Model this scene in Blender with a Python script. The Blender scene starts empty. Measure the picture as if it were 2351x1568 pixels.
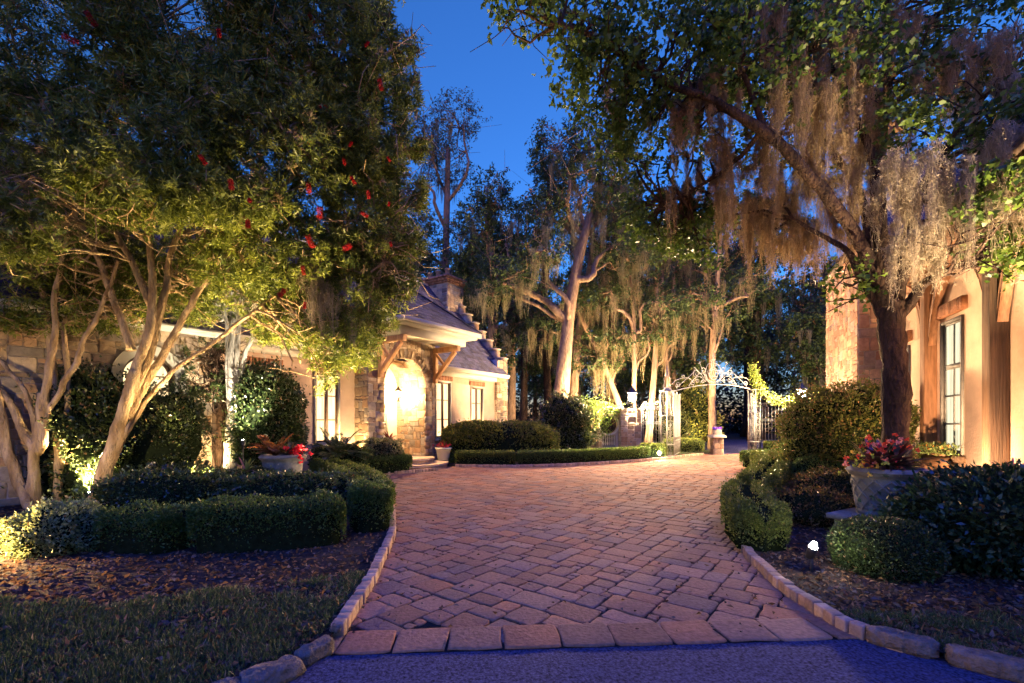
import bpy, math, random
import numpy as np
from mathutils import Vector
from mathutils.geometry import tessellate_polygon
R = math.radians
sc = bpy.context.scene
# ------------------------------------------------------------------ camera
F, CX, HOR, CH = 1045.0, 1175.5, 968.0, 1.4        # focal length / centre / horizon in survey units, eye height
cam = bpy.data.cameras.new('camera'); camo = bpy.data.objects.new('camera', cam); sc.collection.objects.link(camo)
camo.location = (0, 0, CH); camo.rotation_euler = (R(90), 0, 0)
cam.sensor_width = 36; cam.lens = 36 * F / 2351; cam.shift_y = (HOR - 784) / 2351; cam.clip_end = 2000; cam.clip_start = .05
sc.camera = camo
# ------------------------------------------------------------------ sky, sun, exposure
w = bpy.data.worlds.new("World"); sc.world = w; w.use_nodes = True
nt = w.node_tree; bg = nt.nodes['Background']
sky = nt.nodes.new('ShaderNodeTexSky'); sky.sky_type = 'NISHITA'; sky.sun_disc = False
sky.sun_elevation = R(4.0); sky.sun_rotation = R(200); sky.altitude = 0; sky.air_density = 1.3; sky.dust_density = .3; sky.ozone_density = 6
tint = nt.nodes.new('ShaderNodeMix'); tint.data_type = 'RGBA'; tint.blend_type = 'MULTIPLY'; tint.inputs[0].default_value = 1
nt.links.new(sky.outputs[0], tint.inputs[6]); tint.inputs[7].default_value = (1.4, 1.02, 1.22, 1)
nt.links.new(tint.outputs[2], bg.inputs[0]); bg.inputs[1].default_value = .15
sun = bpy.data.lights.new('sun', 'SUN'); sun.energy = .8; sun.angle = R(60); sun.color = (.04, .06, 1)
suno = bpy.data.objects.new('sun', sun); sc.collection.objects.link(suno); suno.rotation_euler = (R(22), 0, R(-8))
sc.view_settings.view_transform = 'Standard'; sc.view_settings.look = 'None'; sc.view_settings.exposure = 1.7; sc.view_settings.gamma = 1
sc.cycles.max_bounces = 5; sc.cycles.diffuse_bounces = 3; sc.cycles.glossy_bounces = 2; sc.cycles.transmission_bounces = 3
sc.cycles.transparent_max_bounces = 4; sc.cycles.use_denoising = True; sc.cycles.sample_clamp_indirect = 4
sc.cycles.use_light_tree = True

# ------------------------------------------------------------------ helpers
def A(u, v, Y): return np.array([(u - CX) * Y / F, Y, CH - (v - HOR) * Y / F])
def G(u, v): Y = F * CH / (v - HOR); return np.array([(u - CX) * Y / F, Y, 0.])
def nz(P, s=1., seed=0):
    P = np.asarray(P) * s; r = np.random.RandomState(seed + 11); o = np.zeros(P.shape[:-1]); a = 1.
    for k in range(4):
        K = r.normal(size=(3, 3)) * 1.3 * (1.9 ** k); ph = r.rand(3) * 6.28
        o += a * np.sin(P @ K[0] + ph[0]) * np.cos(P @ K[1] + ph[1] + np.sin(P @ K[2] + ph[2])); a *= .55
    return o
def unit(a): return a / (np.linalg.norm(a, axis=-1, keepdims=True) + 1e-9)

def tag(o, label=None, cat=None, group=None, kind=None):
    if label: o['label'] = label
    if cat: o['category'] = cat
    if group: o['group'] = group
    if kind: o['kind'] = kind
    return o
def thing(name, label, cat, loc=(0, 0, 0), rz=0, group=None):
    o = bpy.data.objects.new(name, None); sc.collection.objects.link(o); o.empty_display_size = .2
    o.location = tuple(float(x) for x in loc); o.rotation_euler = (0, 0, rz)
    return tag(o, label, cat, group)

class MB:
    def __init__(s): s.v = []; s.n = 0; s.f = []; s.c = []
    def add(s, V, Fs, col=(.5, .5, .5), mi=0):
        V = np.asarray(V, float).reshape(-1, 3); c = np.asarray(col, float)
        if c.ndim == 1: c = np.tile(c, (len(V), 1))
        if isinstance(Fs, np.ndarray): s.f.append((Fs + s.n, mi))
        else:
            d = {}
            for f in Fs: d.setdefault(len(f), []).append(f)
            for f in d.values(): s.f.append((np.array(f, int) + s.n, mi))
        s.v.append(V); s.c.append(c); s.n += len(V)
    def build(s, name, mats, parent=None, origin=None, smooth=False, bevel=0):
        V = np.concatenate(s.v) if s.v else np.zeros((0, 3))
        if origin is not None: V = V - np.asarray(origin, float)
        if not isinstance(mats, (list, tuple)): mats = [mats]
        me = bpy.data.meshes.new(name); me.vertices.add(len(V)); me.vertices.foreach_set('co', V.astype(np.float32).ravel())
        tot = np.concatenate([np.full(len(f), f.shape[1]) for f, _ in s.f]); idx = np.concatenate([f.ravel() for f, _ in s.f])
        me.loops.add(len(idx)); me.loops.foreach_set('vertex_index', idx.astype(np.int32))
        me.polygons.add(len(tot)); st = np.concatenate([[0], np.cumsum(tot)[:-1]])
        me.polygons.foreach_set('loop_start', st.astype(np.int32)); me.polygons.foreach_set('loop_total', tot.astype(np.int32))
        me.polygons.foreach_set('material_index', np.concatenate([np.full(len(f), m) for f, m in s.f]).astype(np.int32))
        if smooth: me.polygons.foreach_set('use_smooth', np.ones(len(tot), bool))
        for m in mats: me.materials.append(m)
        a = me.color_attributes.new('Col', 'FLOAT_COLOR', 'POINT'); C = np.concatenate(s.c)
        a.data.foreach_set('color', np.concatenate([C, np.ones((len(C), 1))], 1).astype(np.float32).ravel())
        me.update(calc_edges=True)
        o = bpy.data.objects.new(name, me); sc.collection.objects.link(o)
        if parent is not None: o.parent = parent
        elif origin is not None: o.location = tuple(float(x) for x in origin)
        if bevel:
            b = o.modifiers.new('bevel', 'BEVEL'); b.width = bevel; b.segments = 2; b.limit_method = 'ANGLE'
        return o
    # primitive shapes
    def box(s, x0, x1, y0, y1, z0, z1, col=(.5, .5, .5), mi=0):
        V = [(x, y, z) for z in (z0, z1) for y in (y0, y1) for x in (x0, x1)]
        s.add(V, [(0, 2, 3, 1), (4, 5, 7, 6), (0, 1, 5, 4), (2, 6, 7, 3), (0, 4, 6, 2), (1, 3, 7, 5)], col, mi)
    def obox(s, c, ax, ay, az, col=(.5, .5, .5), mi=0):
        c, ax, ay, az = map(lambda a: np.asarray(a, float), (c, ax, ay, az))
        V = [c + i * ax + j * ay + k * az for k in (-1, 1) for j in (-1, 1) for i in (-1, 1)]
        s.add(V, [(0, 2, 3, 1), (4, 5, 7, 6), (0, 1, 5, 4), (2, 6, 7, 3), (0, 4, 6, 2), (1, 3, 7, 5)], col, mi)
    def bar(s, a, b, wd, ht, col=(.5, .5, .5), up=(0, 0, 1)):
        a = np.asarray(a, float); b = np.asarray(b, float); d = b - a; L = np.linalg.norm(d); d = d / L
        sd = np.cross(d, up); sd = sd / (np.linalg.norm(sd) + 1e-9); u2 = np.cross(sd, d)
        s.obox((a + b) / 2, d * L / 2, sd * wd / 2, u2 * ht / 2, col)
    def tube(s, P, rad, n=8, col=(.5, .5, .5), cap=True, rough=0, seed=0, mi=0):
        P = np.asarray(P, float); m = len(P); rad = np.broadcast_to(np.asarray(rad, float), (m,))
        T = np.gradient(P, axis=0); T = unit(T); ref = np.array([0, 0, 1.]) if abs(T[0][2]) < .9 else np.array([1., 0, 0])
        rg = np.arange(n) * 2 * math.pi / n; V = []; x = np.cross(T[0], ref); x /= np.linalg.norm(x)
        rs = np.random.RandomState(seed); lob = rs.rand(n) * rough
        for i in range(m):
            x = x - T[i] * np.dot(x, T[i]); x /= np.linalg.norm(x) + 1e-9; y = np.cross(T[i], x)
            rr = rad[i] * (1 + (lob + rs.normal(size=n) * .3 * rough if rough else 0))
            V.append(P[i] + (np.cos(rg) * rr)[:, None] * x + (np.sin(rg) * rr)[:, None] * y)
        V = np.concatenate(V); i = np.arange(m - 1)[:, None] * n; j = np.arange(n)[None]; k = (j + 1) % n
        Fq = np.stack([i + j, i + k, i + n + k, i + n + j], -1).reshape(-1, 4); s.add(V, Fq, col, mi)
        if cap:
            s.f.append((np.array([np.arange(n)[::-1] + s.n - m * n]), mi)); s.f.append((np.array([np.arange(n) + s.n - n]), mi))
    def lathe(s, prof, c=(0, 0, 0), n=28, col=(.5, .5, .5), mi=0):
        rg = np.arange(n) * 2 * math.pi / n; V = []
        for r_, z in prof: V.append(np.stack([c[0] + r_ * np.cos(rg), c[1] + r_ * np.sin(rg), np.full(n, c[2] + z)], 1))
        m = len(prof); i = np.arange(m - 1)[:, None] * n; j = np.arange(n)[None]; k = (j + 1) % n
        s.add(np.concatenate(V), np.stack([i + j, i + k, i + n + k, i + n + j], -1).reshape(-1, 4), col, mi)
    def poly(s, pts, z, col=(.5, .5, .5), mi=0):
        t = tessellate_polygon([[Vector((p[0], p[1], 0)) for p in pts]])
        s.add([(p[0], p[1], z) for p in pts], [tuple(a) for a in t], col, mi)
    def prism(s, pts, h0, h1, mapf, col=(.5, .5, .5), holes=()):
        """polygon (with holes) in a plane, extruded from h0 to h1; mapf(a, b, h) -> xyz"""
        loops = [pts] + list(holes); t = tessellate_polygon([[Vector((a, b, 0)) for a, b in l] for l in loops])
        fl = [p for l in loops for p in l]; n = len(fl); V = [mapf(a, b, h) for h in (h0, h1) for a, b in fl]
        Fs = [tuple(x) for x in t] + [tuple(n + y for y in x[::-1]) for x in t]; o = 0
        for l in loops:
            m = len(l); Fs += [(o + i, o + (i + 1) % m, n + o + (i + 1) % m, n + o + i) for i in range(m)]; o += m
        s.add(V, Fs, col)

def smooth_path(P, m=8):
    P = np.asarray(P, float); Q = np.vstack([2 * P[0] - P[1], P, 2 * P[-1] - P[-2]]); o = []
    for i in range(1, len(Q) - 2):
        t = np.linspace(0, 1, m, endpoint=False)[:, None]; a, b, c, d = Q[i - 1], Q[i], Q[i + 1], Q[i + 2]
        o.append(.5 * (2 * b + (c - a) * t + (2 * a - 5 * b + 4 * c - d) * t ** 2 + (3 * b - a - 3 * c + d) * t ** 3))
    o.append(P[-1:]); return np.concatenate(o)

# ------------------------------------------------------------------ materials
def mat(name, col, rough=.8, spec=.3, vcol=False, scale=8, amt=.25, bump=.3, bscale=None, stretch=(1, 1, 1), metal=0, col2=None, dist=.02, fine=.22):
    m = bpy.data.materials.new(name); m.use_nodes = True; N = m.node_tree.nodes; L = m.node_tree.links; b = N['Principled BSDF']
    b.inputs['Roughness'].default_value = rough; b.inputs['Specular IOR Level'].default_value = spec; b.inputs['Metallic'].default_value = metal
    tc = N.new('ShaderNodeTexCoord'); mp = N.new('ShaderNodeMapping'); mp.inputs['Scale'].default_value = stretch
    L.new(tc.outputs['Object'], mp.inputs[0])
    n1 = N.new('ShaderNodeTexNoise'); n1.inputs['Scale'].default_value = scale; n1.inputs['Detail'].default_value = 8; n1.inputs['Roughness'].default_value = .65
    L.new(mp.outputs[0], n1.inputs[0])
    r = N.new('ShaderNodeMapRange'); r.inputs[1].default_value = .3; r.inputs[2].default_value = .7; r.inputs[3].default_value = 1 - amt; r.inputs[4].default_value = 1 + amt
    L.new(n1.outputs[0], r.inputs[0])
    mx = N.new('ShaderNodeMix'); mx.data_type = 'RGBA'; mx.blend_type = 'MULTIPLY'; mx.inputs[0].default_value = 1
    L.new(r.outputs[0], mx.inputs[7])
    if vcol: at = N.new('ShaderNodeAttribute'); at.attribute_name = 'Col'; L.new(at.outputs['Color'], mx.inputs[6])
    elif col2:
        n3 = N.new('ShaderNodeTexNoise'); n3.inputs['Scale'].default_value = scale * fine; n3.inputs['Detail'].default_value = 5; L.new(mp.outputs[0], n3.inputs[0])
        cr = N.new('ShaderNodeValToRGB'); cr.color_ramp.elements[0].color = (*col, 1); cr.color_ramp.elements[1].color = (*col2, 1)
        cr.color_ramp.elements[0].position = .38; cr.color_ramp.elements[1].position = .62
        L.new(n3.outputs[0], cr.inputs[0]); L.new(cr.outputs[0], mx.inputs[6])
    else: mx.inputs[6].default_value = (*col, 1)
    L.new(mx.outputs[2], b.inputs['Base Color'])
    if bump:
        n2 = N.new('ShaderNodeTexNoise'); n2.inputs['Scale'].default_value = bscale or scale * 3; n2.inputs['Detail'].default_value = 6; L.new(mp.outputs[0], n2.inputs[0])
        bp = N.new('ShaderNodeBump'); bp.inputs['Strength'].default_value = bump; bp.inputs['Distance'].default_value = dist
        L.new(n2.outputs[0], bp.inputs['Height']); L.new(bp.outputs[0], b.inputs['Normal'])
    return m
def leafmat(name, trans=.35, gloss=.35, rough=.45):
    m = bpy.data.materials.new(name); m.use_nodes = True; N = m.node_tree.nodes; L = m.node_tree.links; b = N['Principled BSDF']
    at = N.new('ShaderNodeAttribute'); at.attribute_name = 'Col'; L.new(at.outputs['Color'], b.inputs['Base Color'])
    b.inputs['Roughness'].default_value = rough; b.inputs['Specular IOR Level'].default_value = gloss
    if trans:
        t = N.new('ShaderNodeBsdfTranslucent'); L.new(at.outputs['Color'], t.inputs[0]); ms = N.new('ShaderNodeMixShader'); ms.inputs[0].default_value = trans
        L.new(b.outputs[0], ms.inputs[1]); L.new(t.outputs[0], ms.inputs[2]); L.new(ms.outputs[0], N['Material Output'].inputs[0])
    return m
def emit(name, col, st, pat=0):
    m = bpy.data.materials.new(name); m.use_nodes = True; N = m.node_tree.nodes; L = m.node_tree.links; b = N['Principled BSDF']
    b.inputs['Base Color'].default_value = (.1, .1, .1, 1); b.inputs['Roughness'].default_value = .1
    b.inputs['Emission Color'].default_value = (*col, 1); b.inputs['Emission Strength'].default_value = st
    if pat:                                                     # folds of the curtain behind the lit pane
        tc = N.new('ShaderNodeTexCoord'); mp = N.new('ShaderNodeMapping'); mp.inputs['Scale'].default_value = (14, 14, .8); L.new(tc.outputs['Object'], mp.inputs[0])
        n = N.new('ShaderNodeTexNoise'); n.inputs['Scale'].default_value = 1; n.inputs['Detail'].default_value = 3; L.new(mp.outputs[0], n.inputs[0])
        r = N.new('ShaderNodeMapRange'); r.inputs[1].default_value = .3; r.inputs[2].default_value = .7; r.inputs[3].default_value = st * (1 - pat); r.inputs[4].default_value = st * (1 + pat)
        L.new(n.outputs[0], r.inputs[0]); L.new(r.outputs[0], b.inputs['Emission Strength'])
    return m
M = dict(
    soil=mat('soil', (.05, .034, .024), .95, .1, scale=9, amt=.6, bump=.9, bscale=30, col2=(.028, .022, .016)),
    paver=mat('paver', (.2, .15, .12), .95, .08, vcol=True, scale=30, amt=.3, bump=.75, bscale=38, dist=.012),
    joint=mat('joint', (.03, .024, .02), .95, .1, scale=60, amt=.4, bump=.5),
    asphalt=mat('asphalt', (.07, .065, .13), .95, .1, scale=55, amt=1., bump=1, bscale=90, dist=.012, col2=(.045, .05, .08), fine=8),
    brick=mat('brick', (.3, .18, .12), .85, .2, vcol=True, scale=25, amt=.3, bump=.5, bscale=60, dist=.008),
    stone=mat('stone', (.3, .22, .15), .85, .2, vcol=True, scale=9, amt=.28, bump=.6, bscale=25, dist=.02),
    mortar=mat('mortar', (.4, .33, .25), .95, .1, scale=30, amt=.2, bump=.4),
    stucco=mat('stucco', (.56, .41, .3), .92, .15, scale=2.2, amt=.12, bump=.25, bscale=30, col2=(.47, .34, .26)),
    stucco_orange=mat('stucco_orange', (.64, .46, .32), .92, .15, scale=2.6, amt=.16, bump=.3, bscale=22, col2=(.52, .36, .25)),
    slate=mat('slate', (.09, .085, .1), .7, .25, vcol=True, scale=14, amt=.35, bump=.4),
    trim=mat('trim', (.5, .47, .38), .6, .3, scale=5, amt=.08, bump=.05),
    timber=mat('timber', (.32, .16, .075), .7, .3, scale=5, amt=.4, bump=.5, bscale=12, stretch=(6, 6, .5), col2=(.2, .1, .05)),
    darktimber=mat('darktimber', (.17, .1, .055), .75, .3, scale=4, amt=.5, bump=.9, bscale=9, stretch=(9, 9, .45), col2=(.08, .05, .03)),
    lighttimber=mat('lighttimber', (.5, .28, .13), .7, .3, scale=5, amt=.3, bump=.4, bscale=12, stretch=(6, 6, .5), col2=(.38, .2, .09)),
    sash=mat('sash', (.12, .07, .045), .5, .4, scale=9, amt=.2, bump=.1),
    greysash=mat('greysash', (.16, .15, .13), .5, .4, scale=9, amt=.2, bump=.1),
    iron=mat('iron', (.22, .22, .2), .6, .4, scale=14, amt=.35, bump=.3),
    pot=mat('pot', (.22, .2, .18), .85, .2, scale=9, amt=.35, bump=.5, bscale=22, col2=(.13, .12, .115)),
    palebark=mat('palebark', (.46, .34, .2), .9, .15, scale=9, amt=.55, bump=1, bscale=16, stretch=(2.2, 2.2, .6), dist=.05, col2=(.24, .16, .08), fine=.5),
    whitebark=mat('whitebark', (.5, .47, .42), .9, .15, scale=7, amt=.45, bump=1, bscale=14, stretch=(2.5, 2.5, .5), dist=.03, col2=(.3, .28, .25)),
    darkbark=mat('darkbark', (.1, .06, .04), .9, .15, scale=6, amt=.5, bump=1, bscale=11, stretch=(2.6, 2.6, .8), dist=.12, col2=(.045, .03, .022)),
    oakbark=mat('oakbark', (.28, .18, .11), .9, .15, scale=4, amt=.5, bump=1, bscale=9, stretch=(2, 2, .6), dist=.06, col2=(.2, .14, .1)),
    leaf=leafmat('leaf'), waxy=leafmat('waxy', .2, .6, .3), moss=leafmat('moss', .3, .05, .9), flower=leafmat('flower', .3, .2, .6),
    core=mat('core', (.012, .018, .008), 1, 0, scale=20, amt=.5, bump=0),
    black=mat('black', (.03, .03, .03), .5, .4, scale=20, amt=.1, bump=0),
    bulb=emit('bulb', (1, .9, .7), 60), warmbulb=emit('warmbulb', (1, .75, .42), 12),
    pane=emit('pane', (1, .62, .28), .8, .4), panewhite=emit('panewhite', (1, .93, .62), .3, .3), panebright=emit('panebright', (1, .72, .36), .6, .25),
    rock=mat('rock', (.22, .16, .12), .9, .2, scale=14, amt=.55, bump=1, bscale=26, dist=.05, col2=(.12, .1, .09), fine=.5),
)

# ------------------------------------------------------------------ leaves, moss, branches, hedges
def leaf_arrays(P, D, L, W, rg, cols, fold=.25, shape='quad'):
    """P base points, D directions: a folded rhombic leaf for each"""
    n = len(P); D = unit(D); rnd = unit(rg.normal(size=(n, 3))); S = unit(np.cross(D, rnd)); Nn = np.cross(S, D)
    L = np.broadcast_to(L, (n,))[:, None]; W = np.broadcast_to(W, (n,))[:, None]; f = fold * W
    V = np.stack([P, P + D * L * .45 + S * W / 2 + Nn * f, P + D * L - Nn * f * .6, P + D * L * .45 - S * W / 2 + Nn * f], 1).reshape(-1, 3)
    C = np.repeat(cols, 4, 0); Fq = np.arange(4 * n).reshape(-1, 4)
    return V, Fq, C
def greens(n, rg, a=(.02, .045, .012), b=(.07, .11, .025), dead=.03, dcol=(.16, .09, .04)):
    t = rg.rand(n, 1) ** 1.3; c = np.array(a) * (1 - t) + np.array(b) * t; k = rg.rand(n) < dead; c[k] = np.array(dcol) * (.6 + .8 * rg.rand(k.sum(), 1)); return c
def whorls(mb, Cn, axis, rg, per=14, L=.09, W=.014, twig=.16, spread=.8, pal=None, droop=0.):
    n = len(Cn); axis = unit(axis); k = np.repeat(np.arange(n), per); t = rg.rand(n * per, 1)
    P = Cn[k] + axis[k] * (t - .3) * twig; side = unit(np.cross(axis[k], rg.normal(size=(n * per, 3))))
    D = axis[k] * (1 - spread) * 1.2 + side * spread * 1.2 + rg.normal(size=(n * per, 3)) * .15; D[:, 2] -= droop
    base = pal(n, rg)[k] * (.75 + .5 * rg.rand(n * per, 1))
    V, Fq, C = leaf_arrays(P, D, L * (.5 + .85 * rg.rand(n * per)), W * (.6 + .7 * rg.rand(n * per)), rg, base); mb.add(V, Fq, C)
def inblob(b, n, rg, shell=.35, gap=-.35, gs=1.1, seed=0):
    """random points inside an ellipsoid, denser near its skin, with noise gaps"""
    c, r = b; out = []
    while sum(map(len, out)) < n:
        d = unit(rg.normal(size=(n, 3))); q = (shell + (1 - shell) * rg.rand(n, 1)) ** (1 / 2.2); q *= 1 + .2 * nz(d * 2.4 + c, 1.3, seed)[:, None]
        P = c + d * q * r; P = P[nz(P, gs, seed + 5) > gap]; out.append(P)
        if len(P) == 0: break
    return np.concatenate(out)[:n]
def blob(u, v, Y, ru, rv, ry): return (A(u, v, Y), np.array([ru * Y / F, ry, rv * Y / F]))
def branch(mb, a, b, r0, r1, rg, wig=.12, n=7, sag=0., sides=6, col=(.5, .5, .5)):
    a = np.asarray(a, float); b = np.asarray(b, float); L = np.linalg.norm(b - a); t = np.linspace(0, 1, n)[:, None]
    ctr = rg.normal(size=(4, 3)) * L * wig; P = a + (b - a) * t
    for i in range(4): P = P + ctr[i] * np.sin(t * math.pi * (i + 1)) / (i + 1)
    P[:, 2] += np.sin(t[:, 0] * math.pi) * L * sag
    mb.tube(P, np.linspace(r0, r1, n), sides, col, cap=False); return P
def twigs(mb, src, Pts, rg, r=.012, sides=4, wig=.1, sub=3, sl=.5):
    for p in Pts:
        i = np.argmin(((src - p) ** 2).sum(1)); a = src[i]
        if np.linalg.norm(a - p) < .15: continue
        Q = branch(mb, a, p, r * 1.6, r * .5, rg, wig, 6, .05, sides)
        for k in range(sub):
            q = Q[rg.randint(2, 6)]; branch(mb, q, q + rg.normal(size=3) * sl * np.array([1, 1, .8]), r * .7, r * .3, rg, .14, 4, 0, 3)
def mossclumps(mb, tops, lens, wid, rg, per=70, rw=.007, seg=7, col=(.3, .25, .18), var=.3, hair=.6):
    n = len(tops); k = np.repeat(np.arange(n), per); m = len(k); L = lens[k] * (.12 + .88 * rg.rand(m) ** 1.3)
    a = rg.rand(m) * 6.28; rr = wid[k] * np.sqrt(rg.rand(m)); off = np.stack([np.cos(a) * rr, np.sin(a) * rr, rg.rand(m) * wid[k] * .8], 1)
    st = tops[k] + off; t = np.linspace(0, 1, seg)
    taper = 1 - .55 * t ** 1.2; ph = rg.rand(m, 1) * 6.28; fr = 4 + rg.rand(m, 1) * 9; am = .01 + .035 * rg.rand(m, 1)
    X = tops[k][:, 0:1] + off[:, 0:1] * taper + am * np.sin(ph + fr * t) ; Y = tops[k][:, 1:2] + off[:, 1:2] * taper + am * np.cos(ph * 1.7 + fr * t)
    Z = st[:, 2:3] - L[:, None] * t + .01 * np.sin(ph * 3 + fr * 2 * t)
    P = np.stack([X, Y, Z], -1); b = rg.rand(m) * 3.14; sd = np.stack([np.cos(b), np.sin(b), np.zeros(m)], 1)[:, None, :]
    wv = (rw * (1 - .6 * t))[None, :, None] * .5; V = np.stack([P - sd * wv, P + sd * wv], 2).reshape(-1, 3)
    i = (np.arange(m) * seg)[:, None] + np.arange(seg - 1)[None]; Fq = np.stack([2 * i, 2 * i + 1, 2 * i + 3, 2 * i + 2], -1).reshape(-1, 4)
    c = np.array(col) * (1 - var + 2 * var * rg.rand(m, 1)); mb.add(V, Fq, np.repeat(c, seg * 2, 0))
    h = int(m * seg * hair)                                       # short curling hairs along the strands
    if h:
        j = rg.randint(0, m, h); s_ = rg.randint(0, seg, h); Q = P[j, s_]; D = unit(rg.normal(size=(h, 3)) + np.array([0, 0, -.4]))
        V, Fq, C = leaf_arrays(Q, D, .025 + .045 * rg.rand(h), rw * .8, rg, c[j], .1); mb.add(V, Fq, C)

def sshape(th, ph, e1, e2):
    def sp(x, e): return np.sign(x) * np.abs(x) ** e
    return np.stack([sp(np.cos(ph), e1) * sp(np.cos(th), e2), sp(np.cos(ph), e1) * sp(np.sin(th), e2), sp(np.sin(ph), e1)], -1)
def shrub(name, label, cat, c, r, rg, leaf=(.03, .015), dens=2600, pal=None, e=(.8, .8), lump=.07, group=None, rz=0., m=None, parent=None, depth=.12, mb=None, core=.86, lscale=2.2, fringe=0.):
    """clipped or loose shrub: leaves over a lumpy superellipsoid skin, several layers deep, round a dark heart"""
    own = mb is None; mb = mb or MB(); c = np.asarray(c, float); r = np.asarray(r, float)
    area = 4 * math.pi * ((r[0] * r[1]) ** 1.6 / 3 + (r[0] * r[2]) ** 1.6 / 3 + (r[1] * r[2]) ** 1.6 / 3) ** (1 / 1.6)
    n = int(area * dens); th = rg.rand(n) * 6.2832; ph = np.arcsin(rg.rand(n) * 2 - 1)
    def surf(th, ph, q=1.):
        S = sshape(th, ph, *e); f = 1 + lump * nz(S * r + c, lscale / max(.3, r.mean()) * .8 + 1, int(abs(c[0]) * 100) % 97)
        P = S * r * (f * q)[..., None]; ca, sa = math.cos(rz), math.sin(rz); return np.stack([P[..., 0] * ca - P[..., 1] * sa, P[..., 0] * sa + P[..., 1] * ca, P[..., 2]], -1)
    q = 1 - depth * rg.rand(n) ** 1.5; q += (rg.rand(n) < .06) * rg.rand(n) * (.1 + fringe); P = surf(th, ph, q) + c
    keep = P[:, 2] > .02; P = P[keep]; N0 = unit(surf(th, ph)[keep]); n = len(P)
    D = N0 * .7 + rg.normal(size=(n, 3)) * .6; D[:, 2] += .25
    shade = pal(n, rg)
    V, Fq, C = leaf_arrays(P, D, leaf[0] * (.7 + .6 * rg.rand(n)), leaf[1] * (.7 + .6 * rg.rand(n)), rg, shade); mb.add(V, Fq, C, 0)
    a = np.linspace(0, 2 * math.pi, 29)[:-1]; b = np.linspace(-math.pi / 2, math.pi / 2, 15); TH, PH = np.meshgrid(a, b)
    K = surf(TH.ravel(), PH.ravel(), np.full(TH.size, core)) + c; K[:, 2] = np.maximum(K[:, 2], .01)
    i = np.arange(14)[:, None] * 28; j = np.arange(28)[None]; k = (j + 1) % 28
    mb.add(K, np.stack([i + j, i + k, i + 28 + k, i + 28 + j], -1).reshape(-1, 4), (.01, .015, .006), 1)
    if own:
        o = mb.build(name, [m or M['leaf'], M['core']], parent, origin=(c[0], c[1], 0) if parent is None else None)
        if parent is None: tag(o, label, cat, group)
        return o
BOX = lambda n, rg: greens(n, rg, (.05, .09, .018), (.16, .24, .05), .04, (.2, .16, .05))
BOXY = lambda n, rg: greens(n, rg, (.06, .09, .015), (.2, .24, .045), .04, (.25, .2, .07))
DARK = lambda n, rg: greens(n, rg, (.02, .042, .014), (.07, .11, .03), .05)
CAM = lambda n, rg: greens(n, rg, (.02, .045, .012), (.08, .1, .03), .06, (.2, .12, .06))
def hedge(label, pts, wid, ht, rg, group=None, leaf=(.03, .016), dens=3000, pal=BOX, z0=.04, lump=.035, name='box_hedge', cat='hedge'):
    mb = MB(); P = smooth_path([(p[0], p[1]) for p in pts], 8); d = np.linalg.norm(np.diff(P, axis=0), axis=1); S = np.concatenate([[0], np.cumsum(d)]); Ls = S[-1]
    T = unit(np.gradient(P, axis=0)); Nn = np.stack([-T[:, 1], T[:, 0]], 1)
    def surf(s, ph, q):
        """s along, ph 0..pi over the section"""
        x = np.interp(s, S, P[:, 0]); y = np.interp(s, S, P[:, 1]); nx = np.interp(s, S, Nn[:, 0]); ny = np.interp(s, S, Nn[:, 1])
        e = np.clip(np.minimum(s, Ls - s) / (wid * .5), 0, 1); e = (1 - (1 - e) ** 4) ** .25
        cs, sn = np.cos(ph), np.sin(ph); a = np.sign(cs) * np.abs(cs) ** .32; b = np.abs(sn) ** .32
        Q = np.stack([x, y, b], -1); f = 1 + lump * nz(np.stack([x, y, b * ht + a * .3], -1), 3.2, 3); f = f * q
        return np.stack([x + nx * a * wid / 2 * e * f, y + ny * a * wid / 2 * e * f, z0 + b * ht * (1 - .12 * (1 - e)) * f * (.55 + .45 * e ** .5)], -1), np.stack([nx * a, ny * a, b * .9], -1)
    n = int(dens * 1.15 * (Ls * (wid + 2 * ht) + 2.6 * wid * ht)); s = rg.rand(n) * Ls; ee = rg.rand(n) < min(.6, 2.4 * wid / (Ls + 2 * wid)); se = wid * .5 * rg.rand(n) ** 3.2; s = np.where(ee, np.where(rg.rand(n) < .5, se, Ls - se), s); n = n
    u_ = rg.rand(n) * (wid + 2 * ht); ph = np.where(u_ < ht, np.arctan2(u_ / ht, 1.) , np.where(u_ > ht + wid, math.pi - np.arctan2((wid + 2 * ht - u_) / ht, 1.), math.pi / 4 + (u_ - ht) / wid * math.pi / 2))
    q = 1 - .14 * rg.rand(n) ** 1.4 + (rg.rand(n) < .06) * rg.rand(n) * .13
    V0, N0 = surf(s, ph, q); kk = V0[:, 2] > z0 + .01; V0 = V0[kk]; N0 = unit(N0[kk]); n = len(V0)
    D = N0 * .7 + rg.normal(size=(n, 3)) * .6; D[:, 2] += .2
    V, Fq, C = leaf_arrays(V0, D, leaf[0] * (.7 + .6 * rg.rand(n)), leaf[1] * (.7 + .6 * rg.rand(n)), rg, pal(n, rg)); mb.add(V, Fq, C, 0)
    ns = max(6, int(Ls / .12)); ss = np.linspace(0, Ls, ns); pp = np.linspace(0, math.pi, 13); SS, PP = np.meshgrid(ss, pp, indexing='ij')
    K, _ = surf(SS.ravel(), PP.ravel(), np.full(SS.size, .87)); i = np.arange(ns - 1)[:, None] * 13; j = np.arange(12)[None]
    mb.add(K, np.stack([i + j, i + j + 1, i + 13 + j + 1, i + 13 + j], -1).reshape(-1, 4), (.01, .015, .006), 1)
    o = mb.build(name, [M['leaf'], M['core']], None, origin=(P[0][0], P[0][1], 0)); return tag(o, label, cat, group)

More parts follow.
